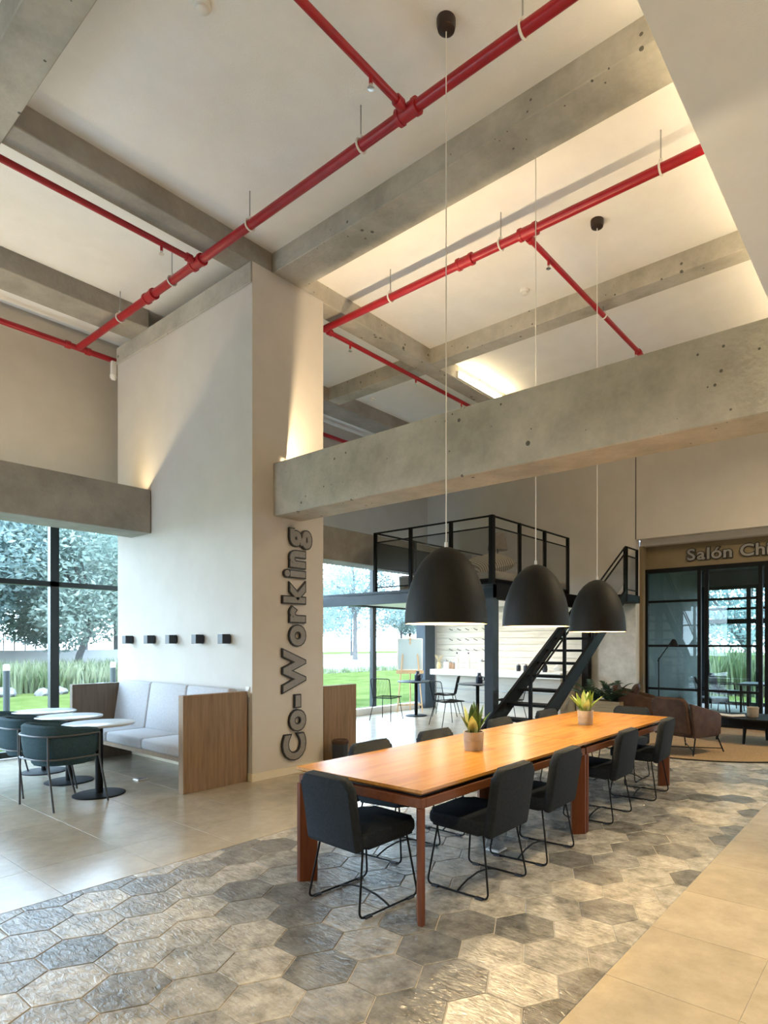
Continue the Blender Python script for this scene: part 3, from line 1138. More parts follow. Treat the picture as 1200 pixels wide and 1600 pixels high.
def potted(loc, label, mats, seed, spread):
    rg = random.Random(seed)
    t = thing('potted_plant', label, 'plant', loc, 0, 'pots on the work table')
    MB().lathe([(0, 0), (.066, 0), (.070, .004), (.077, .128), (.077, .140), (.069, .140), (.067, .122), (0, .120)], 32).obj('pot', M['terra'], t, True)
    MB().lathe([(.0765, .075), (.0785, .078), (.0772, .082)], 32).obj('pot_band', M['terra'], t, True)
    MB().lathe([(0, .124), (.068, .122)], 20).obj('soil', M['soil'], t)
    for i in range(11):
        a = i * 2.4 + rg.uniform(-.3, .3)
        ring = i / 11
        mb = MB()
        blade(mb, a, 1.35 * spread * (0.25 + .9 * ring) * rg.uniform(.8, 1.1), .245 - .09 * ring + rg.uniform(-.02, .02), .074 * rg.uniform(.85, 1.15), rg.uniform(-.4, .4), .12, .006 + .018 * ring)
        mb.obj('leaf', M[mats[i % len(mats)]], t, True)
    return t


potted((-2.652, 3.718, .746), 'dark green snake plant in a clay pot on the near table', ('leaf', 'leaf', 'leaf', 'leaf', 'leafpale', 'leaf'), 3, .10)
potted((-2.61, 5.567, .746), 'bright yellow green snake plant in a clay pot on the far table', ('leafy', 'leafy', 'leafpale', 'leafy'), 8, .13)

# ------------------------------------------------------------------ bench on the pier
bt = thing('banquette', 'pale grey upholstered bench between oak panels against the pier', 'bench', (0, 0, 0))
MB().box(-6.05, -5.955, 3.235, 3.985, 0, 1.01, bevel=.003, seg=1).obj('end_panel', M['oak'], bt)
MB().box(-8.80, -8.72, 3.235, 3.985, 0, 1.01, bevel=.003, seg=1).obj('end_panel', M['oakd'], bt)
MB().box(-8.72, -6.05, 3.30, 3.985, .30, .35).obj('seat_board', M['oak'], bt)
MB().box(-8.72, -6.05, 3.90, 3.985, .35, .95).obj('back_board', M['oak'], bt)
W3 = (8.72 - 6.05) / 3
for k in range(3):
    x0 = -8.72 + W3 * k
    MB().box(x0 + .006, x0 + W3 - .006, 3.27, 3.80, .352, .475, bevel=.03, seg=3).obj('seat_cushion', M['sofa'], bt, True)
    mt = Matrix.Translation((x0 + W3 / 2, 3.79, .45)) @ Matrix.Rotation(R(-8), 4, 'X')
    MB().box(-W3 / 2 + .006, W3 / 2 - .006, -.06, .06, 0, .60, mt, .03, 3).obj('back_cushion', M['sofa'], bt, True)
bt2 = thing('banquette', 'second oak-ended bench on the far side of the pier, mostly hidden', 'bench', (0, 0, 0))
MB().box(-5.985, -5.905, 5.045, 5.60, 0, 1.01, bevel=.003, seg=1).obj('end_panel', M['oak'], bt2)
MB().box(-8.4, -5.985, 5.05, 5.58, .30, .35).obj('seat_board', M['oak'], bt2)
MB().box(-8.4, -5.985, 5.05, 5.58, .352, .47, bevel=.03, seg=3).obj('seat_cushion', M['sofa'], bt2, True)
MB().box(-8.48, -8.4, 5.045, 5.60, 0, 1.01).obj('end_panel', M['oak'], bt2)
t = thing('waste_bin', 'dark bin with a brown lid in front of the far oak panel', 'bin', (-5.73, 5.16, 0))
MB().lathe([(0, 0), (.085, 0), (.095, .01), (.10, .30), (0, .30)], 24).obj('body', M['dark'], t, True)
MB().lathe([(.104, .295), (.104, .33), (.09, .345), (0, .345)], 24).obj('lid', M['brown'], t, True)

# bistro tables by the bench


def bistro(loc, label, top_mat, h=.735, r=.33, base_r=.24):
    t = thing('round_table', label, 'table', loc, 0)
    MB().lathe([(0, h - .022), (r - .006, h - .022), (r, h - .016), (r, h - .004), (r - .006, h), (0, h)], 48).obj('tabletop', M[top_mat], t, True)
    MB().lathe([(0, h - .05), (.10, h - .05), (.12, h - .022), (0, h - .022)], 20).obj('top_plate', M['black'], t, True)
    MB().lathe([(0, .02), (.036, .02), (.036, h - .045), (0, h - .045)], 20).obj('pedestal', M['black'], t, True)
    MB().lathe([(0, 0), (base_r, 0), (base_r, .010), (base_r - .012, .016), (.04, .02), (0, .02)], 40).obj('base', M['black'], t, True)
    return t


g = 'round tables before the bench'
for (x, y), lab in (((-6.66, 2.72), 'round pale bench table nearest the oak end panel'), ((-7.55, 2.77), 'round pale bench table, the middle one of three'), ((-8.36, 2.80), 'round pale bench table closest to the garden window')):
    o = bistro((x, y, 0), lab, 'tabletop')
    o['group'] = g


def sq(v, p=.66):
    return math.copysign(abs(v) ** p, v)


def tub_chair(loc, rz, label):
    t = thing('tub_chair', label, 'chair', loc, rz, 'petrol tub chairs before the bench')
    s = MB()
    s.prism(rrect(.50, .50, .20, 8), .075, Matrix.Translation((0, .0, .40)), .025, 3)
    s.obj('seat', M['tub'], t, True)
    # curved padded band, open towards +y
    b = MB()
    rows = []
    n = 22
    for i in range(n + 1):
        a = R(-205 + 230 * i / n)
        k = i / n
        edge = abs(k - .5) * 2
        ex, ey = sq(math.cos(a)), sq(math.sin(a))
        zt = .79 - .06 * max(0, edge - .55) / .45
        zb = .455 + .03 * max(0, edge - .6) / .4
        ri, ro = (.25, .255), (.305, .30)
        col = []
        for (rx, ry), z in (((.272, .27), zb), ((.30, .295), zb + .03), ((.318, .312), (zt + zb) / 2), ((.318, .315), zt - .02), ((.295, .29), zt), ((.268, .265), zt - .02), ((.258, .255), (zt + zb) / 2), ((.255, .255), zb + .03)):
            col.append(b.bm.verts.new((rx * ex, ry * ey, z)))
        rows.append(col)
    for p, q in zip(rows, rows[1:]):
        for k in range(8):
            b.bm.faces.new((p[k], p[(k + 1) % 8], q[(k + 1) % 8], q[k]))
    b.bm.faces.new(rows[0])
    b.bm.faces.new(rows[-1][::-1])
    b.obj('backrest', M['tub'], t, True)
    ring = [(.329 * sq(math.cos(R(-200 + 220 * i / 24))), .324 * sq(math.sin(R(-200 + 220 * i / 24))), .69) for i in range(25)]
    MB().tube(ring, .0095, 8).obj('frame_rail', M['gun'], t, True)
    ring = [(.327 * sq(math.cos(R(-200 + 220 * i / 24))), .322 * sq(math.sin(R(-200 + 220 * i / 24))), .475) for i in range(25)]
    MB().tube(ring, .0085, 8).obj('frame_rail', M['gun'], t, True)
    for a, (fx, fy) in ((-160 + 0, (-.30, -.25)), (-20, (.30, -.25)), (20, (.29, .26)), (160, (-.29, .26))):
        px, py = .329 * sq(math.cos(R(a))), .324 * sq(math.sin(R(a)))
        if a in (-160, -20):
            px, py = .329 * sq(math.cos(R(a + (30 if a == -160 else -30)))), .324 * sq(math.sin(R(a + (30 if a == -160 else -30))))
        MB().tube([(px, py, .69), (px, py, .46), (fx, fy, 0.0)], .0095, 8).obj('leg', M['gun'], t, True)
    return t


for (x, y, rz), lab in (((-6.58, 2.37, 8), 'petrol blue tub chair nearest the oak end panel'), ((-7.38, 2.40, 5), 'petrol blue tub chair, middle one before the bench'), ((-8.16, 2.42, 3), 'petrol blue tub chair cut by the left picture edge')):
    tub_chair((x, y, 0), R(rz), lab)

# ------------------------------------------------------------------ loft
LX0, LX1, LY0 = -7.84, -5.25, 7.88
DZ = 2.48
loft = thing('loft_deck', 'black steel loft deck on a square post in front of the back wall', 'loft', (0, 0, 0))
MB().box(WX + .01, LX1, LY0, BY - .02, DZ - .06, DZ).obj('deck_plate', M['white'], loft)
MB().box(WX + .01, LX1, LY0, LY0 + .10, DZ - .22, DZ + .005).obj('edge_beam', M['bluesteel'], loft)
MB().box(LX1 - .10, LX1 + .002, LY0 + .10, BY - .02, DZ - .24, DZ + .005).obj('edge_beam', M['black'], loft)
MB().box(WX + .02, LX1 - .1, LY0 + .1, BY - .02, DZ - .10, DZ - .065).obj('deck_soffit', M['white'], loft)
MB().box(LX1 - .16, LX1, LY0, LY0 + .16, 0, DZ + 1.07 - 1.07).obj('post', M['bluesteel'], loft)
MB().box(LX1 - .14, LX1, BY - .18, BY - .03, 0, DZ - .2).obj('post', M['black'], loft)
# landing behind the stairs
SX0, SX1 = -5.12, -4.27
MB().box(LX1, SX1 + .02, 10.85, BY - .02, DZ - .16, DZ - .02).obj('landing', M['black'], loft)

RT = DZ + 1.07
rail = thing('loft_railing', 'black steel railing with grey mesh panels around the loft', 'railing', (0, 0, 0))


def run(t, pts, mat, closed_panels=True, lowz=.08):
    for (x0, y0), (x1, y1) in zip(pts, pts[1:]):
        a, b = Vector((x0, y0, 0)), Vector((x1, y1, 0))
        for z, w in ((RT, .016), (RT - .17, .012), (DZ + lowz, .012)):
            MB().tube([a + Vector((0, 0, z)), b + Vector((0, 0, z))], w, 6).obj('rail', M['black'], t)
        d = (b - a).normalized()
        nrm = Vector((-d.y, d.x, 0)) * .004
        p = MB()
        a2, b2 = a + d * .03, b - d * .03
        z0, z1 = DZ + lowz + .01, RT - .18
        for s_ in (-1,):
            p.quad(a2 + nrm * s_ + Vector((0, 0, z0)), b2 + nrm * s_ + Vector((0, 0, z0)), b2 + nrm * s_ + Vector((0, 0, z1)), a2 + nrm * s_ + Vector((0, 0, z1)))
        p.obj('mesh_panel', M[mat], t)


def posts(t, pts, w=.026):
    for x, y in pts:
        MB().box(x - w, x + w, y - w, y + w, DZ, RT + .01).obj('rail_post', M['black'], t)


fx = [LX0, -6.985, -6.10, LX1 - .04]
run(rail, [(x, LY0 + .03) for x in fx[1:]], 'mesh')
run(rail, [(fx[0], LY0 + .03), (fx[1], LY0 + .03)], 'mesh')
sy = [LY0 + .03, 8.74, 9.60, 10.50]
run(rail, [(LX1 - .04, y) for y in sy], 'mesh')
by = [LY0 + .03, 9.0, 10.2, BY - .05]
run(rail, [(LX0, y) for y in by], 'meshd', lowz=.45)
posts(rail, [(x, LY0 + .03) for x in fx[:-1]])
posts(rail, [(LX1 - .04, LY0 + .03)], .038)
posts(rail, [(LX1 - .04, y) for y in sy[1:]])
posts(rail, [(LX0, y) for y in by[1:]])

# stairs ---------------------------------------------------------------------------------
st = thing('steel_staircase', 'open black steel staircase climbing beside the loft', 'staircase', (0, 0, 0))
FY0, FY1 = 7.07, 10.86
sl = (DZ - .02) / (FY1 - FY0)


def zst(y):
    return (y - FY0) * sl


for x in (SX0, SX1 - .05):
    s = MB()
    dpt = .17
    poly = [(FY0 - .05, 0), (FY0 + .32, 0), (FY1, zst(FY1) - .11), (FY1, zst(FY1) + .08), (FY0 - .05, zst(FY0) + .08)]
    vs = []
    for xx in (x, x + .05):
        vs.append([s.bm.verts.new((xx, p[0], p[1])) for p in poly])
    n = len(poly)
    s.bm.faces.new(vs[0])
    s.bm.faces.new(vs[1][::-1])
    for i in range(n):
        j = (i + 1) % n
        s.bm.faces.new((vs[0][i], vs[0][j], vs[1][j], vs[1][i]))
    s.obj('stringer', M['black'], st)
NT = 12
for i in range(1, NT):
    y = FY0 + (FY1 - FY0) * i / NT
    MB().box(SX0 + .05, SX1 - .05, y - .02, y + .25, zst(y) - .03, zst(y) + .01).obj('tread', M['black'], st)
hx = SX1 - .025
for off in (.88, .77):
    MB().tube([(hx, FY0 + .30, zst(FY0 + .30) + off), (hx, FY1, zst(FY1) + off)], .016, 6).obj('handrail', M['black'], st)
for y in (FY0 + .32, FY0 + 1.35, FY0 + 2.4, FY1 - .03):
    MB().box(hx - .022, hx + .022, y - .022, y + .022, zst(y), zst(y) + .88).obj('baluster', M['black'], st)
p = MB()
p.quad((hx, FY0 + 2.43, zst(FY0 + 2.43) + .22), (hx, FY1 - .06, zst(FY1 - .06) + .22), (hx, FY1 - .06, zst(FY1 - .06) + .76), (hx, FY0 + 2.43, zst(FY0 + 2.43) + .76))
p.obj('mesh_panel', M['mesh'], st)
# landing guard
lg = thing('landing_railing', 'short black railing with mesh panel at the head of the stairs', 'railing', (0, 0, 0))
for z, w in ((DZ + .86, .016), (DZ + .70, .012), (DZ + .07, .012)):
    MB().tube([(hx, FY1 + .03, z), (hx, BY - .04, z)], w, 6).obj('rail', M['black'], lg)
for y in (FY1 + .05, BY - .06):
    MB().box(hx - .022, hx + .022, y - .022, y + .022, DZ - .02, DZ + .87).obj('rail_post', M['black'], lg)
p = MB()
p.quad((hx, FY1 + .08, DZ + .08), (hx, BY - .09, DZ + .08), (hx, BY - .09, DZ + .69), (hx, FY1 + .08, DZ + .69))
p.obj('mesh_panel', M['mesh'], lg)

# things on the loft
t = thing('daybed', 'low linen daybed on the loft behind the corner post', 'bed', (-5.78, 9.35, DZ))
MB().box(-.46, .44, -1.2, 1.2, .0, .10, bevel=.02).obj('base', M['black'], t)
MB().box(-.46, .44, -1.2, 1.2, .10, .24, bevel=.05, seg=3).obj('mattress', M['lino'], t, True)


def cushion(loc, rot, w, h, d, mat, name, label, cat='cushion'):
    n = 12
    mb = MB()
    top = []
    for i in range(n + 1):
        row = []
        for j in range(n + 1):
            u, v = i / n * 2 - 1, j / n * 2 - 1
            pin = 1 - .10 * (u * u) * (1 - v * v) * 0
            f = max(0, (1 - u ** 4) * (1 - v ** 4)) ** .5
            k = 1 - .07 * (1 - abs(u)) * abs(v) ** 6 - .0
            k2 = 1 - .07 * (1 - abs(v)) * abs(u) ** 6
            row.append((u * w / 2 * k2, v * h / 2 * k, d / 2 * f))
        top.append(row)
    vt = [[mb.bm.verts.new(p) for p in r_] for r_ in top]
    vb = [[vt[i][j] if (i in (0, n) or j in (0, n)) else mb.bm.verts.new((top[i][j][0], top[i][j][1], -top[i][j][2])) for j in range(n + 1)] for i in range(n + 1)]
    for i in range(n):
        for j in range(n):
            mb.bm.faces.new((vt[i][j], vt[i + 1][j], vt[i + 1][j + 1], vt[i][j + 1]))
            q = (vb[i][j], vb[i][j + 1], vb[i + 1][j + 1], vb[i + 1][j])
            if len(set(q)) == 4 and not all(a is b for a, b in zip(q, q)):
                pass
            try:
                mb.bm.faces.new(q)
            except ValueError:
                pass
    o = mb.obj(name, M[mat], None, True, loc, rot, label=label, category=cat)
    return o


bigc = cushion((-5.84, 8.62, DZ + .42), (0, 0, 0), .74, .74, .26, 'stripe', 'striped_cushion', 'big striped cushion leaning on the daybed behind the corner post')
bigc.rotation_euler = (Matrix.Rotation(R(15), 3, 'Z') @ Matrix.Rotation(R(24), 3, 'X') @ Matrix.Rotation(R(45), 3, 'Z')).to_euler()
cushion((-6.75, 8.9, DZ + .30), (R(70), 0, R(-20)), .5, .45, .2, 'lino', 'linen_cushion', 'plain pale cushion on the loft behind the nearest pendant')
t = thing('floor_lamp', 'loft lamp with a tapered taupe shade against the back wall', 'lamp', (-6.62, 10.1, DZ))
MB().lathe([(0, 0), (.13, 0), (.13, .02), (.015, .03), (.012, 1.0), (0, 1.0)], 20).obj('stand', M['black'], t, True)
MB().lathe([(.20, .92), (.145, 1.25), (.143, 1.25), (.198, .92)], 28).obj('lamp_shade', M['wicker'], t, True)
t = thing('wicker_basket', 'round wicker basket at the left end of the loft', 'basket', (-7.35, 8.35, DZ))
MB().lathe([(0, 0), (.19, 0), (.22, .05), (.23, .26), (.215, .26), (.20, .06), (0, .05)], 24).obj('body', M['wicker'], t, True)
MB().lathe([(.235, .25), (.245, .27), (.225, .285), (.213, .27)], 24).obj('rim', M['lino'], t, True)
t = thing('low_shelf', 'pale low shelf at the left end of the loft floor', 'shelf', (-7.42, 8.9, DZ))
MB().box(-.35, .40, -.15, .15, .30, .33).obj('board', M['white'], t)
for x in (-.33, .36):
    MB().box(x - .015, x + .015, -.14, .14, 0, .30).obj('side', M['black'], t)

# ------------------------------------------------------------------ bar under the loft
ws = thing('plank_wall', 'whitewashed plank cladding behind the bar counter', 'cladding', (0, BY, 0))
for k in range(9):
    z0 = .95 + .145 * k
    MB().box(-9.28, LX1 - .2, -.022 - .004 * (k % 2), -.002, z0, z0 + .139, bevel=.003, seg=1).obj('plank', M['plank'], ws)
for r_ in range(3):
    for c_ in range(6):
        x = -8.85 + c_ * .24
        z = 1.40 + r_ * .24
        t = thing('wall_hook', 'small bent dark hook, %s row, %s from the window' % (('lowest', 'middle', 'top')[r_], ('first', 'second', 'third', 'fourth', 'fifth', 'sixth')[c_]), 'hook', (x, BY - .027, z), 0, 'hooks on the plank wall')
        MB().tube(fillet([(-.05, -.006, .01), (-.01, -.04, .016), (.03, -.045, -.012), (.06, -.008, -.02)], .02, 3), .0065, 6).obj('hook_arm', M['dark'], t, True)
bc = thing('bar_counter', 'long white bar counter under the plank wall', 'counter', (0, 0, 0))
MB().box(-8.80, LX1 - .25, 10.62, 11.46, .84, .965, bevel=.006, seg=1).obj('worktop', M['counter'], bc)
MB().box(-8.75, LX1 - .35, 10.80, 11.46, .0, .84).obj('cabinet', M['counterf'], bc)
for z in (.25, .52):
    MB().box(-8.75, LX1 - .35, 10.785, 10.80, z, z + .02).obj('groove', M['steel'], bc)


def vessel(kind, x, y, label, mat, s=1.0):
    t = thing(kind, label, kind.split('_')[-1], (x, y, .965), 0, 'vessels on the bar counter')
    if 'bottle' in kind:
        pr = [(0, 0), (.035, 0), (.038, .01), (.038, .17), (.03, .21), (.013, .24), (.012, .31), (0, .31)]
    elif 'vase' in kind:
        pr = [(0, 0), (.045, 0), (.06, .05), (.055, .12), (.03, .17), (.036, .19), (0, .19)]
    else:
        pr = [(0, 0), (.055, 0), (.06, .01), (.06, .13), (.052, .15), (0, .15)]
    MB().lathe([(r_ * s, z * s) for r_, z in pr], 16).obj('body', M[mat], t, True)
    if 'jar' in kind:
        MB().lathe([(0, .15 * s), (.05 * s, .15 * s), (.05 * s, .175 * s), (.012 * s, .18 * s), (.012 * s, .2 * s), (0, .2 * s)], 14).obj('lid', M['steel'], t, True)
    elif 'bottle' in kind:
        MB().lathe([(0, .305 * s), (.015 * s, .305 * s), (.015 * s, .33 * s), (0, .33 * s)], 10).obj('cap', M['dark'], t, True)
    else:
        tw = MB()
        rg = random.Random(int(x * 100))
        for q in range(7):
            a = q * .9
            tw.tube([(0, 0, .17 * s), (.05 * math.cos(a), .05 * math.sin(a), .26 * s), (.10 * math.cos(a), .10 * math.sin(a), (.32 + .05 * rg.random()) * s)], .006, 5)
        tw.obj('dried_stems', M['jary'], t)
    return t


vs = [('flower_vase', -8.72, 10.85, 'pale vase of dried stems at the window end of the counter', 'jary', .9), ('storage_jar', -8.58, 11.1, 'brown lidded jar beside the dried stems', 'jarb', .9),
      ('storage_jar', -8.50, 10.85, 'pale lidded jar, second from the dried stems', 'jarw', 1.1), ('storage_jar', -8.36, 10.95, 'small brown lidded jar before the tall bottles', 'jarb', .8),
      ('tall_bottle', -8.20, 10.85, 'tall pale bottle, left of a pair on the counter', 'jarw', 1.15), ('tall_bottle', -7.88, 10.85, 'tall pale bottle, right of a pair on the counter', 'jarw', 1.15),
      ('storage_jar', -7.55, 10.9, 'wide pale jar right of the tall bottles', 'jarw', 1.2), ('storage_jar', -7.22, 10.9, 'wide dark-lidded jar beside the loft post', 'jarw', 1.0),
      ('storage_jar', -6.62, 10.9, 'small black jar just right of the loft post', 'dark', .8), ('storage_jar', -6.45, 10.9, 'small black jar, second right of the loft post', 'dark', .8),
      ('flower_vase', -6.0, 10.9, 'dark vase of stems seen left of the staircase', 'dark', .95)]
for v in vs:
    vessel(*v)
t = thing('serving_tray', 'pale tray rack at the stair end of the bar counter', 'tray', (-5.78, 11.1, .965))
MB().box(-.16, .16, -.12, .12, 0, .02).obj('tray', M['white'], t)
MB().lathe([(0, .02), (.10, .02), (.12, .08), (.06, .15), (0, .16)], 20).obj('dome', M['jarw'], t, True)

# easel with whiteboard
ez = thing('easel_whiteboard', 'pale whiteboard on a pine easel by the far window', 'easel', (-9.12, 10.30, 0), R(40))
mt = Matrix.Rotation(R(-6), 4, 'X')
MB().box(-.27, .27, -.012, .012, .95, 1.66, mt).obj('board', M['board'], ez)
fr = MB()
for x in (-.28, .28):
    fr.box(x - .012, x + .012, -.016, .016, .95, 1.66, mt)
for z in (.95, 1.66):
    fr.box(-.28, .28, -.016, .016, z - .012, z + .012, mt)
fr.obj('board_frame', M['white'], ez)
MB().box(-.31, .31, -.06, .02, .86, .935, mt).obj('ledge', M['easel'], ez)
for x in (-.28, .28):
    MB().tube([(x * 1.02, -.06, 0), (x * .6, .12, 1.3)], .018, 6).obj('leg', M['easel'], ez)
MB().tube([(0, .34, 0), (0, .14, 1.70)], .018, 6).obj('leg', M['easel'], ez)
MB().box(-.02, .02, .14, .18, 1.62, 1.78).obj('mast', M['brown'], ez)
MB().box(-.27, .27, -.045, -.01, .14, .18).obj('stretcher', M['easel'], ez)

# wire chairs and cafe tables
for (x, y), lab in (((-8.5, 9.8), 'round grey café table before the whiteboard easel'), ((-7.0, 9.95), 'round dark café table left of the loft post')):
    o = bistro((x, y, 0), lab, 'bluesteel', .745, .40, .23)
    o['group'] = 'café tables'
    t = thing('stoneware_jug', ('dark jug on the café table by the easel' if x < -8 else 'dark jug on the café table beside the loft post'), 'jug', (x + .02, y + .03, .745), 0, 'jugs on the café tables')
    MB().lathe([(0, 0), (.062, 0), (.068, .01), (.068, .13), (.04, .16), (.034, .20), (.042, .21), (0, .205)], 18).obj('body', M['navy'], t, True)
    MB().tube(fillet([(.06, 0, .05), (.12, 0, .06), (.12, 0, .13), (.055, 0, .14)], .02, 3), .009, 6).obj('handle', M['navy'], t, True)


def wire_chair(loc, rz, label):
    t = thing('wire_chair', label, 'chair', loc, rz, 'wire café chairs')
    fr_ = fillet([(-.20, -.20, .45), (-.215, -.285, .84), (.215, -.285, .84), (.20, -.20, .45)], .05, 4)
    MB().tube(fr_, .009, 6).obj('back_frame', M['black'], t, True)
    b = MB()
    for i in range(1, 12):
        x = -.20 + .4 * i / 12
        b.tube([(x, -.20, .46), (x * 1.06, -.283, .835)], .003, 4)
    b.obj('back_wires', M['black'], t)
    s = MB()
    s.tube([(-.21, -.20, .45), (.21, -.20, .45), (.22, .22, .46), (-.22, .22, .46)], .009, 6, closed=True)
    for i in range(1, 14):
        x = -.21 + .42 * i / 14
        s.tube([(x, -.20, .45), (x, .0, .435), (x, .22, .46)], .003, 4)
    s.obj('seat', M['black'], t)
    for sx_ in (-1, 1):
        for sy_ in (-1, 1):
            MB().tube([(sx_ * .19, sy_ * .17, .45), (sx_ * .24, sy_ * .25 - (.03 if sy_ < 0 else 0), 0)], .008, 6).obj('leg', M['black'], t)
    return t


wire_chair((-8.55, 8.95, 0), R(15), 'wire chair against the window light, left of the café table')
wire_chair((-8.05, 10.25, 0), R(120), 'wire chair turned to the easel side café table')
wire_chair((-7.05, 9.05, 0), R(-20), 'wire chair in front of the table by the loft post')
wire_chair((-6.25, 9.95, 0), R(95), 'wire chair half hidden between loft post and stairs')

# ------------------------------------------------------------------ lounge corner on the right
rg_ = MB()
rg_.lathe([(0, .010), (1.80, .010), (1.83, .006), (1.83, 0), (0, 0)], 72)
rugo = rg_.obj('round_rug', M['rug'], None, False, (-3.0, 10.2, 0.001) if False else (-2.75, 9.93 + .15, 0.001), None, label='round brown sisal rug under the coffee table', category='rug')
MB().tube([(1.825 * math.cos(2 * PI * i / 72), 1.825 * math.sin(2 * PI * i / 72), .006) for i in range(72)], .010, 6, closed=True).obj('binding', M['black'], rugo, True)


def lounge(loc, rz, label):
    t = thing('lounge_armchair', label, 'armchair', loc, rz, 'brown lounge armchairs')
    mt = Matrix.Translation((0, -.30, .30)) @ Matrix.Rotation(R(90 + 12), 4, 'X')
    MB().prism(back_outline(.58, .56, .50, .07), .09, mt, .035, 3).obj('backrest', M['brown'], t, True)
    MB().prism(rrect(.58, .60, .07), .15, Matrix.Translation((0, .02, .24)), .04, 3).obj('seat', M['brown'], t, True)
    for s_ in (-1, 1):
        a = MB()
        poly = [(-.33, .0), (.24, .02), (.26, .28), (.20, .33), (-.40, .47)]
        mt = Matrix.Translation((s_ * .31 + .03, 0, .25)) @ Matrix.Rotation(R(90), 4, 'Z') @ Matrix.Rotation(R(90), 4, 'X')
        a.prism(poly, .06, Matrix.Translation((s_ * .31 - .03, 0, .25)) @ Matrix(((0, 0, 1, 0), (1, 0, 0, 0), (0, 1, 0, 0), (0, 0, 0, 1))), .02, 2)
        a.obj('armrest', M['brown'], t, True)
    for sx_ in (-1, 1):
        for sy_ in (-1, 1):
            MB().tube([(sx_ * .27, sy_ * .24, .25), (sx_ * .31, sy_ * .34, .012)], .010, 6).obj('leg', M['black'], t)
    MB().tube([(-.295, -.31, .06), (.295, .31, .06)], .007, 6).obj('brace', M['black'], t)
    MB().tube([(-.295, .31, .06), (.295, -.31, .06)], .007, 6).obj('brace', M['black'], t)
    return t


lounge((-2.58, 8.90, 0.011), R(-20), 'brown lounge armchair with its back to the long table')
lounge((-4.02, 10.93, 0.0), R(-75), 'brown lounge armchair by the wall right of the stairs')
cushion((-4.17, 10.97, .62), (R(68), 0, R(-75)), .42, .40, .14, 'brown', 'dark_cushion', 'dark brown cushion in the armchair by the wall')
cushion((-3.95, 10.95, .45), (R(30), 0, R(-75)), .40, .30, .12, 'brownlt', 'tan_cushion', 'small tan cushion lying in the armchair by the wall')
ct = thing('coffee_table', 'dark oval coffee table standing on the sisal rug', 'table', (-1.95, 10.35, .011))
MB().prism([(.78 * math.cos(2 * PI * i / 40), .48 * math.sin(2 * PI * i / 40)) for i in range(40)], .03, Matrix.Translation((0, 0, .37)), .008, 2).obj('tabletop', M['black'], ct, True)
MB().prism([(.66 * math.cos(2 * PI * i / 32), .38 * math.sin(2 * PI * i / 32)) for i in range(32)], .10, Matrix.Translation((0, 0, .27)), .0).obj('apron', M['black'], ct)
for x, y in ((-.58, -.05), (.58, .05), (-.15, -.30), (.05, .30)):
    MB().tube([(x * .95, y * .95, .30), (x * 1.05, y * 1.05, 0)], [.03, .018], 8).obj('leg', M['black'], ct)
t = thing('magazine', 'open pale magazine on the coffee table', 'magazine', (-2.3, 10.18, .411), R(15))
MB().box(-.18, 0, -.12, .12, 0, .012, Matrix.Rotation(R(5), 4, 'Y')).obj('page_block', M['book'], t)
MB().box(0, .18, -.12, .12, 0, .012, Matrix.Rotation(R(-5), 4, 'Y')).obj('page_block', M['book'], t)
t = thing('stone_pot', 'grey brown pot standing on the coffee table', 'pot', (-2.02, 10.25, .411))
MB().lathe([(0, 0), (.075, 0), (.082, .01), (.085, .15), (.072, .15), (.07, .03), (0, .03)], 22).obj('body', M['terra'], t, True)
MB().lathe([(.0855, .13), (.089, .135), (.089, .15), (.08, .155), (.071, .15)], 22).obj('rim', M['terra'], t, True)
t = thing('shallow_tray', 'flat white tray on the right end of the coffee table', 'tray', (-1.62, 10.35, .411))
MB().lathe([(0, 0), (.14, 0), (.17, .022), (.165, .024), (.135, .006), (0, .006)], 26).obj('dish', M['white'], t, True)
fl_ = thing('reading_lamp', 'black jointed reading lamp standing before the glass partition', 'lamp', (-3.82, 11.28, 0))
MB().lathe([(0, 0), (.14, 0), (.14, .018), (.015, .025), (.012, .03)], 22).obj('base', M['black'], fl_, True)
MB().tube([(0, 0, .02), (0, 0, 1.28)], .011, 8).obj('pole', M['black'], fl_)
MB().tube([(-.02, 0, 1.22), (.26, -.05, 1.60)], .010, 8).obj('arm', M['black'], fl_)
MB().lathe([(.085, -.12), (.05, -.03), (.03, 0), (0, .01)], 18, (.29, -.05, 1.62)).obj('lamp_shade', M['black'], fl_, True)

# planter with palms beside the stairs
pl = thing('planter_box', 'brown wooden planter box with dark palms right of the stairs', 'planter', (-4.62, 10.55, 0), 0)
for k, (x0, x1, y0, y1) in enumerate(((-.42, .42, -.19, -.17), (-.42, .42, .17, .19), (-.42, -.40, -.17, .17), (.40, .42, -.17, .17))):
    MB().box(x0, x1, y0, y1, 0, .50, bevel=.003, seg=1).obj('side_panel', M['crate'], pl)
MB().box(-.40, .40, -.17, .17, .40, .46).obj('soil', M['soil'], pl)


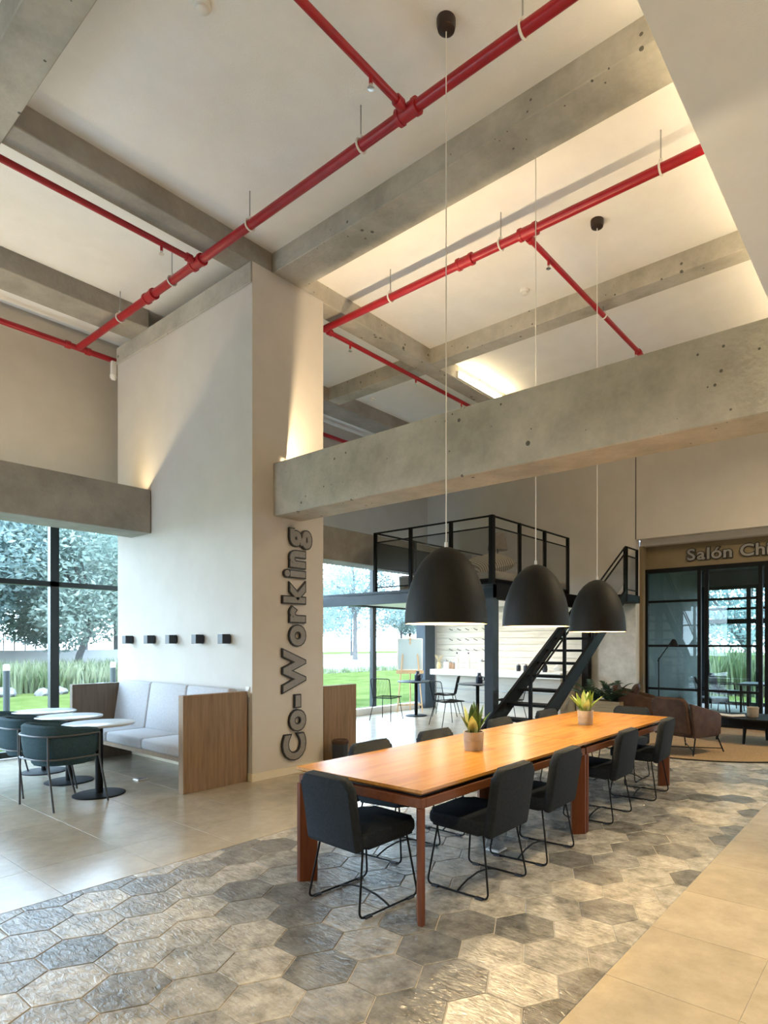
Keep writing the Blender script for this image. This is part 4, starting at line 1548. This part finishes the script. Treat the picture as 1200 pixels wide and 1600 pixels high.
def palm(loc, label, seed, nf, L):
    rg = random.Random(seed)
    t = thing('palm_plant', label, 'plant', loc, 0, 'palms in the planter')
    for i in range(nf):
        a = i * 2.399 + rg.uniform(-.3, .3)
        ln = L * rg.uniform(.75, 1.1)
        el = rg.uniform(.7, 1.25)
        mb = MB()
        pts = []
        for k in range(7):
            s_ = k / 6
            rr = ln * s_ * math.cos(el) * (1 + .3 * s_)
            zz = ln * s_ * math.sin(el) - .28 * ln * s_ ** 2.5
            pts.append(Vector((rr * math.cos(a), rr * math.sin(a), zz)))
        mb.tube(pts, [.007 - .0008 * k for k in range(7)], 4)
        for k in range(1, 7):
            for u in (0, .5):
                if k == 6 and u:
                    continue
                c = pts[k].lerp(pts[min(k + 1, 6)], u)
                d = (pts[k] - pts[k - 1]).normalized()
                sd = d.cross(Vector((0, 0, 1))).normalized()
                for s_ in (-1, 1):
                    tip = c + sd * s_ * .13 * (1.15 - k / 8) + d * .09 - Vector((0, 0, .035))
                    mb.quad(c - d * .012, c + d * .016, tip, (c + tip) / 2 - d * .02)
        mb.obj('frond', M['palm'], t)
    return t


palm((-4.80, 10.55, .46), 'dark palm at the stair end of the planter', 2, 11, .62)
palm((-4.42, 10.55, .46), 'dark palm at the wall end of the planter', 5, 11, .58)

# ------------------------------------------------------------------ glass partition and room behind
GP = 11.86
struct('wall_recess', MB().box(-4.34, -4.27, BY + .2, GP + .1, 0, 3.45), M['wallshade'], 'reveal beside the glass partition, shade put into its colour', 'wall')
struct('wall_header', MB().box(-4.27, 8.1, 11.88, 12.0, 3.0, 3.56), M['wallshade'], 'header carrying the Salón lettering, shade put into its brown colour', 'wall')
gd = thing('door_1', 'black framed glass partition with a grid of panes', 'partition', (0, GP, 0))
gd['kind'] = 'structure'
MB().box(-4.28, 4.5, -.04, .04, 2.92, 3.0).obj('head_rail', M['black'], gd)
MB().box(-4.28, 4.5, -.04, .04, 0.0, .06).obj('bottom_rail', M['black'], gd)
gx = [-4.25, -3.25, -3.12, -2.21, -2.11, -1.1, -1.0, 0.0, .1, 1.1, 1.2, 2.2, 2.3, 3.3, 3.4, 4.4]
for i, x in enumerate(gx):
    MB().box(x - .032, x + .032, -.035, .035, .06, 2.92).obj('stile', M['black'], gd)
for a, b in zip(gx, gx[1:]):
    if b - a < .3:
        continue
    for z in (2.36, 1.50, .665):
        MB().box(a + .032, b - .032, -.02, .02, z - .022, z + .022).obj('glazing_bar', M['black'], gd)
    MB().box(a + .03, b - .03, -.004, .004, .06, 2.92).obj('pane', M['glassd'], gd)
for z in (1.0, 1.12):
    MB().box(-3.09, -3.06, -.09, -.05, .95, 1.25).obj('handle', M['black'], gd) if z == 1.0 else None
# room behind
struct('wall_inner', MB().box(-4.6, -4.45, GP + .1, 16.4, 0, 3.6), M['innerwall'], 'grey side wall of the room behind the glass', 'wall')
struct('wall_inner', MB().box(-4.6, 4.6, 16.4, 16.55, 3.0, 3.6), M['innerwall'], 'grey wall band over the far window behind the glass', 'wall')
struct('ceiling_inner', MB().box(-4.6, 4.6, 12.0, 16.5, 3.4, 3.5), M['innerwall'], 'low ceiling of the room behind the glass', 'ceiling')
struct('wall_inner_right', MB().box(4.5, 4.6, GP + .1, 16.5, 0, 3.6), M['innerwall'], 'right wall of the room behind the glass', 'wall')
wi = thing('window_3', 'wide garden window of the room behind the glass partition', 'window', (0, 16.45, 0))
wi['kind'] = 'structure'
for x in (-4.42, -3.33, -3.12, -1.9, -.6, .7, 2.0, 3.3, 4.45):
    MB().box(x - .05, x + .05, -.04, .04, .0, 3.0).obj('mullion', M['frame'], wi)
for z, h in ((2.96, .05), (2.42, .03), (2.10, .06), (.04, .04)):
    MB().box(-4.45, 4.5, -.035, .035, z - h, z + h).obj('transom', M['frame'], wi)
MB().box(-4.45, 4.5, -.005, .005, 0, 3.0).obj('pane', M['glass'], wi)


def simple_seat(loc, rz, label):
    t = thing('lounge_chair', label, 'chair', loc, rz, 'chairs behind the glass')
    mt = Matrix.Translation((0, -.22, .40)) @ Matrix.Rotation(R(90 + 14), 4, 'X')
    MB().prism(back_outline(.54, .52, .48, .06), .05, mt, .015, 2).obj('backrest', M['dark'], t, True)
    MB().prism(rrect(.54, .52, .06), .07, Matrix.Translation((0, .02, .38)), .02, 2).obj('seat', M['dark'], t, True)
    for s_ in (-1, 1):
        MB().tube(fillet([(s_ * .27, -.28, 0), (s_ * .27, -.24, .62), (s_ * .27, .24, .62), (s_ * .27, .30, 0)], .04, 3), .012, 6).obj('arm_leg', M['black'], t, True)
    return t


simple_seat((-3.35, 13.2, -.01), R(-70), 'dark armchair just behind the glass partition')
simple_seat((-3.55, 15.2, -.01), R(-60), 'dark armchair near the far window behind the glass')
simple_seat((-2.2, 15.6, -.01), R(160), 'dark armchair on the right before the far window')
t = thing('meeting_table', 'dark low table between the chairs behind the glass', 'table', (-2.5, 14.4, -.01))
MB().box(-.55, .55, -.4, .4, .66, .70, bevel=.005).obj('tabletop', M['bluesteel'], t)
for x in (-.5, .5):
    for y in (-.35, .35):
        MB().box(x - .02, x + .02, y - .02, y + .02, 0, .66).obj('leg', M['black'], t)

# ------------------------------------------------------------------ outdoors
gr = struct('ground', MB().box(-90, WX - .26, -60, 120, -.30, -.12), M['grass'], 'bright lawn outside the windows', 'lawn')
struct('ground', MB().box(WX - .26, 60, 17.0, 120, -.30, -.12), M['grass'], 'lawn beyond the room behind the glass', 'lawn')
struct('path', MB().box(-70, -26, 10, 110, -.12, -.10), M['path'], 'pale paved lane crossing outside the far window', 'path')
struct('path', MB().box(WX - .9, WX - .27, -10, 16, -.12, -.07), M['path'], 'pale paving strip at the foot of the windows', 'path')

LEAF_N = {}


def leaves(rg, centers, n, size, name, mat, parent):
    verts, faces = [], []
    for _ in range(n):
        c, r = centers[rg.randrange(len(centers))]
        while True:
            p = Vector((rg.uniform(-1, 1), rg.uniform(-1, 1), rg.uniform(-1, 1)))
            if .25 < p.length < 1:
                break
        p = Vector(c) + Vector((p.x * r, p.y * r, p.z * r * .7))
        u = Vector((rg.gauss(0, 1), rg.gauss(0, 1), rg.gauss(0, .6))).normalized()
        v = u.orthogonal().normalized()
        v = (v * math.cos(rg.random() * 6.28) + u.cross(v) * math.sin(rg.random() * 6.28))
        s_ = size * rg.uniform(.6, 1.4)
        i = len(verts)
        verts += [p - u * s_, p + v * s_ * .42, p + u * s_, p - v * s_ * .42]
        faces.append((i, i + 1, i + 2, i + 3))
    me = bpy.data.meshes.new(name)
    me.from_pydata([tuple(v) for v in verts], [], faces)
    me.materials.append(mat)
    o = link(name, me, parent)
    o['kind'] = 'stuff'
    return o


def tree(loc, h, cr, label, mat, seed, n=5000, lean=0.0, trunk=.16, low=.35):
    rg = random.Random(seed)
    t = thing('garden_tree', label, 'tree', loc, 0, 'trees outside the windows')
    b = MB()
    fork = h * low
    b.tube([(0, 0, 0), (lean * .3, lean * .4, fork * .5), (lean, lean, fork)], [trunk, trunk * .8, trunk * .7], 9)
    cents = []
    nb = 8
    for i in range(nb):
        a = i * 2.4 + rg.random()
        rr = cr * rg.uniform(.35, .75)
        e = Vector((lean + rr * math.cos(a), lean + rr * math.sin(a), fork + (h - fork) * rg.uniform(.30, .85)))
        mid = Vector((lean, lean, fork)).lerp(e, .5) + Vector((0, 0, .15 * h * rg.random()))
        b.tube([(lean, lean, fork - .1), mid, e], [trunk * .5, trunk * .32, trunk * .1], 6)
        cents.append((e, cr * rg.uniform(.40, .62)))
        cents.append((Vector((e.x * 1.15, e.y * 1.15, e.z * rg.uniform(.45, .75))), cr * rg.uniform(.36, .5)))
    cents.append((Vector((lean, lean, h * .82)), cr * .6))
    b.obj('trunk', M['bark'], t, True)
    leaves(rg, cents, n, .07 + .0045 * h, 'crown', mat, t)
    return t


A, B = M['crownA'], M['crownB']
G = -.12
TREES = [((-28.5, 10.6, G), 9.0, 4.2, 'spreading tree with a leaning trunk right of the window mullion', A, .5), ((-29.5, 6.6, G), 9.4, 4.4, 'dense tree left of the window mullion', B, 0),
         ((-36, 15.6, G), 11, 4.8, 'tall tree behind the leaning one', B, 0), ((-35, 4.6, G), 11, 4.8, 'tall tree at the far left of the garden', A, 0), ((-40, 11.0, G), 12, 5.2, 'tall pale tree at the back of the garden', A, 0),
         ((-50, 19.5, G), 14, 6.0, 'very tall tree filling the gap at the back of the garden, right one', B, 0), ((-50, 10.5, G), 14, 6.0, 'very tall tree filling the gap at the back of the garden, left one', A, 0),
         ((-45, 42.5, G), 11, 4.6, 'forked tree standing beside the pale lane', B, 0), ((-56, 47.5, G), 9, 4.4, 'round tree left of the forked one beyond the lane', A, 0), ((-46, 50.5, G), 8, 2.6, 'bushy tree right of the forked one beyond the lane', A, 0),
         ((-60, 56, G), 12, 5, 'big tree far beyond the lane', B, 0)]
for k, (loc, h, cr, lab, mt_, ln) in enumerate(TREES):
    tree(loc, h, cr, lab, mt_, 20 + k, 34000 if k < 5 else 15000, ln, .17 if k != 7 else .26, .26 if k < 7 else .42)
for k, (loc, h, cr, lab) in enumerate((((-5.0, 24.5, G), 6, 3.0, 'tree beyond the room behind the glass, left one'), ((-.5, 26, G), 6.5, 3.2, 'tree beyond the room behind the glass, right one'), ((-8.5, 28, G), 6.5, 3.2, 'tree beyond the room, farthest left'))):
    tree(loc, h, cr, lab, A if k % 2 else B, 50 + k, 8000, 0, .16, .25)


def tuft(name, x0, x1, y0, y1, n, h, mat, label, seed, cat='shrub'):
    rg = random.Random(seed)
    verts, faces = [], []
    for _ in range(n):
        x, y = rg.uniform(x0, x1), rg.uniform(y0, y1)
        hh = h * rg.uniform(.5, 1.15)
        a = rg.random() * 6.28
        w = .02 + .03 * rg.random()
        lx, ly = rg.gauss(0, .16) * hh, rg.gauss(0, .16) * hh
        dx, dy = math.cos(a) * w, math.sin(a) * w
        i = len(verts)
        verts += [(x - dx, y - dy, G), (x + dx, y + dy, G), (x + dx * .7 + lx * .4, y + dy * .7 + ly * .4, G + hh * .6), (x + lx, y + ly, G + hh), (x - dx * .7 + lx * .4, y - dy * .7 + ly * .4, G + hh * .6)]
        faces.append((i, i + 1, i + 2, i + 3, i + 4))
    me = bpy.data.meshes.new(name)
    me.from_pydata(verts, [], faces)
    me.materials.append(mat)
    o = link(name, me, None, label=label, category=cat)
    o['kind'] = 'stuff'
    return o


tuft('tall_grass', -27.5, -23.2, -1, 14.0, 9000, 1.0, M['reed'], 'bed of tall pale green grass outside the near window', 4, 'grass')
tuft('tall_grass', -14, 6, 20.5, 22.5, 4200, 1.6, M['reed'], 'tall grass outside the room behind the glass', 6, 'grass')
tuft('tall_grass', -26.6, -25.6, 18, 44, 1500, .35, M['reed'], 'low grass edging along the pale lane', 9, 'grass')
rk = random.Random(12)
ROCKS = ('first', 'second', 'third', 'fourth', 'fifth', 'sixth', 'seventh', 'eighth', 'ninth')
for i in range(9):
    x, y = -22.4 + rk.uniform(-.25, .25), 5.2 + i * .7 + rk.uniform(-.2, .2)
    mb = MB()
    bmesh.ops.create_icosphere(mb.bm, subdivisions=2, radius=1)
    for v in mb.bm.verts:
        v.co = v.co * (1 + rk.uniform(-.16, .16))
    s_ = rk.uniform(.16, .30)
    bmesh.ops.scale(mb.bm, vec=(s_ * 1.3, s_ * 1.1, s_ * .7), verts=mb.bm.verts)
    mb.obj('garden_rock', M['rock'], None, False, (x, y, G + s_ * .3), None, label='rough grey rock edging the tall grass, %s of nine from the left' % ROCKS[i], category='rock', group='rocks edging the garden bed')
for (x, y), lab in (((-14.0, 4.04), 'blue grey bollard light outside the window at the far left'), ((-14.0, 6.0), 'blue grey bollard light beside the window end')):
    t = thing('bollard_light', lab, 'bollard', (x, y, G), 0, 'bollard lights')
    MB().lathe([(0, 0), (.055, 0), (.055, 1.14), (0, 1.14)], 18).obj('post', M['bollard'], t, True)
    MB().lathe([(.048, 1.14), (.054, 1.14), (.054, 1.24), (.04, 1.26), (0, 1.26)], 18).obj('lens', M['white'], t, True)
# fence behind the garden
fe = thing('garden_fence', 'white wall with dark railing bars along the garden', 'fence', (-32.5, 9, G))
MB().box(-.1, .1, -12, 14, 0, 1.35).obj('wall', M['fence'], fe)
for i in range(60):
    y = -11.5 + i * .42
    MB().box(-.015, .015, y - .02, y + .02, 1.35, 2.1).obj('railing_bar', M['frame'], fe)
MB().box(-.02, .02, -12, 14, 2.05, 2.1).obj('top_rail', M['frame'], fe)
# white house beyond the lane
hs = thing('white_house', 'white rendered house with a small window beyond the lane', 'house', (-36.2, 46, G))
MB().box(-2.6, 3.4, 0, 6, 0, 6.2).obj('wall', M['house'], hs)
MB().box(-2.8, 3.6, -.2, 6.2, 6.2, 6.45).obj('roof', M['house'], hs)
for x, z in ((-1.7, 3.0), (1.2, 3.0)):
    w_ = MB().box(x - .45, x + .45, -.05, .02, z, z + 1.3).obj('window', M['bluesteel'], hs)
    MB().box(x - .38, x + .38, -.06, -.05, z + .07, z + 1.23).obj('pane', M['board'], w_)
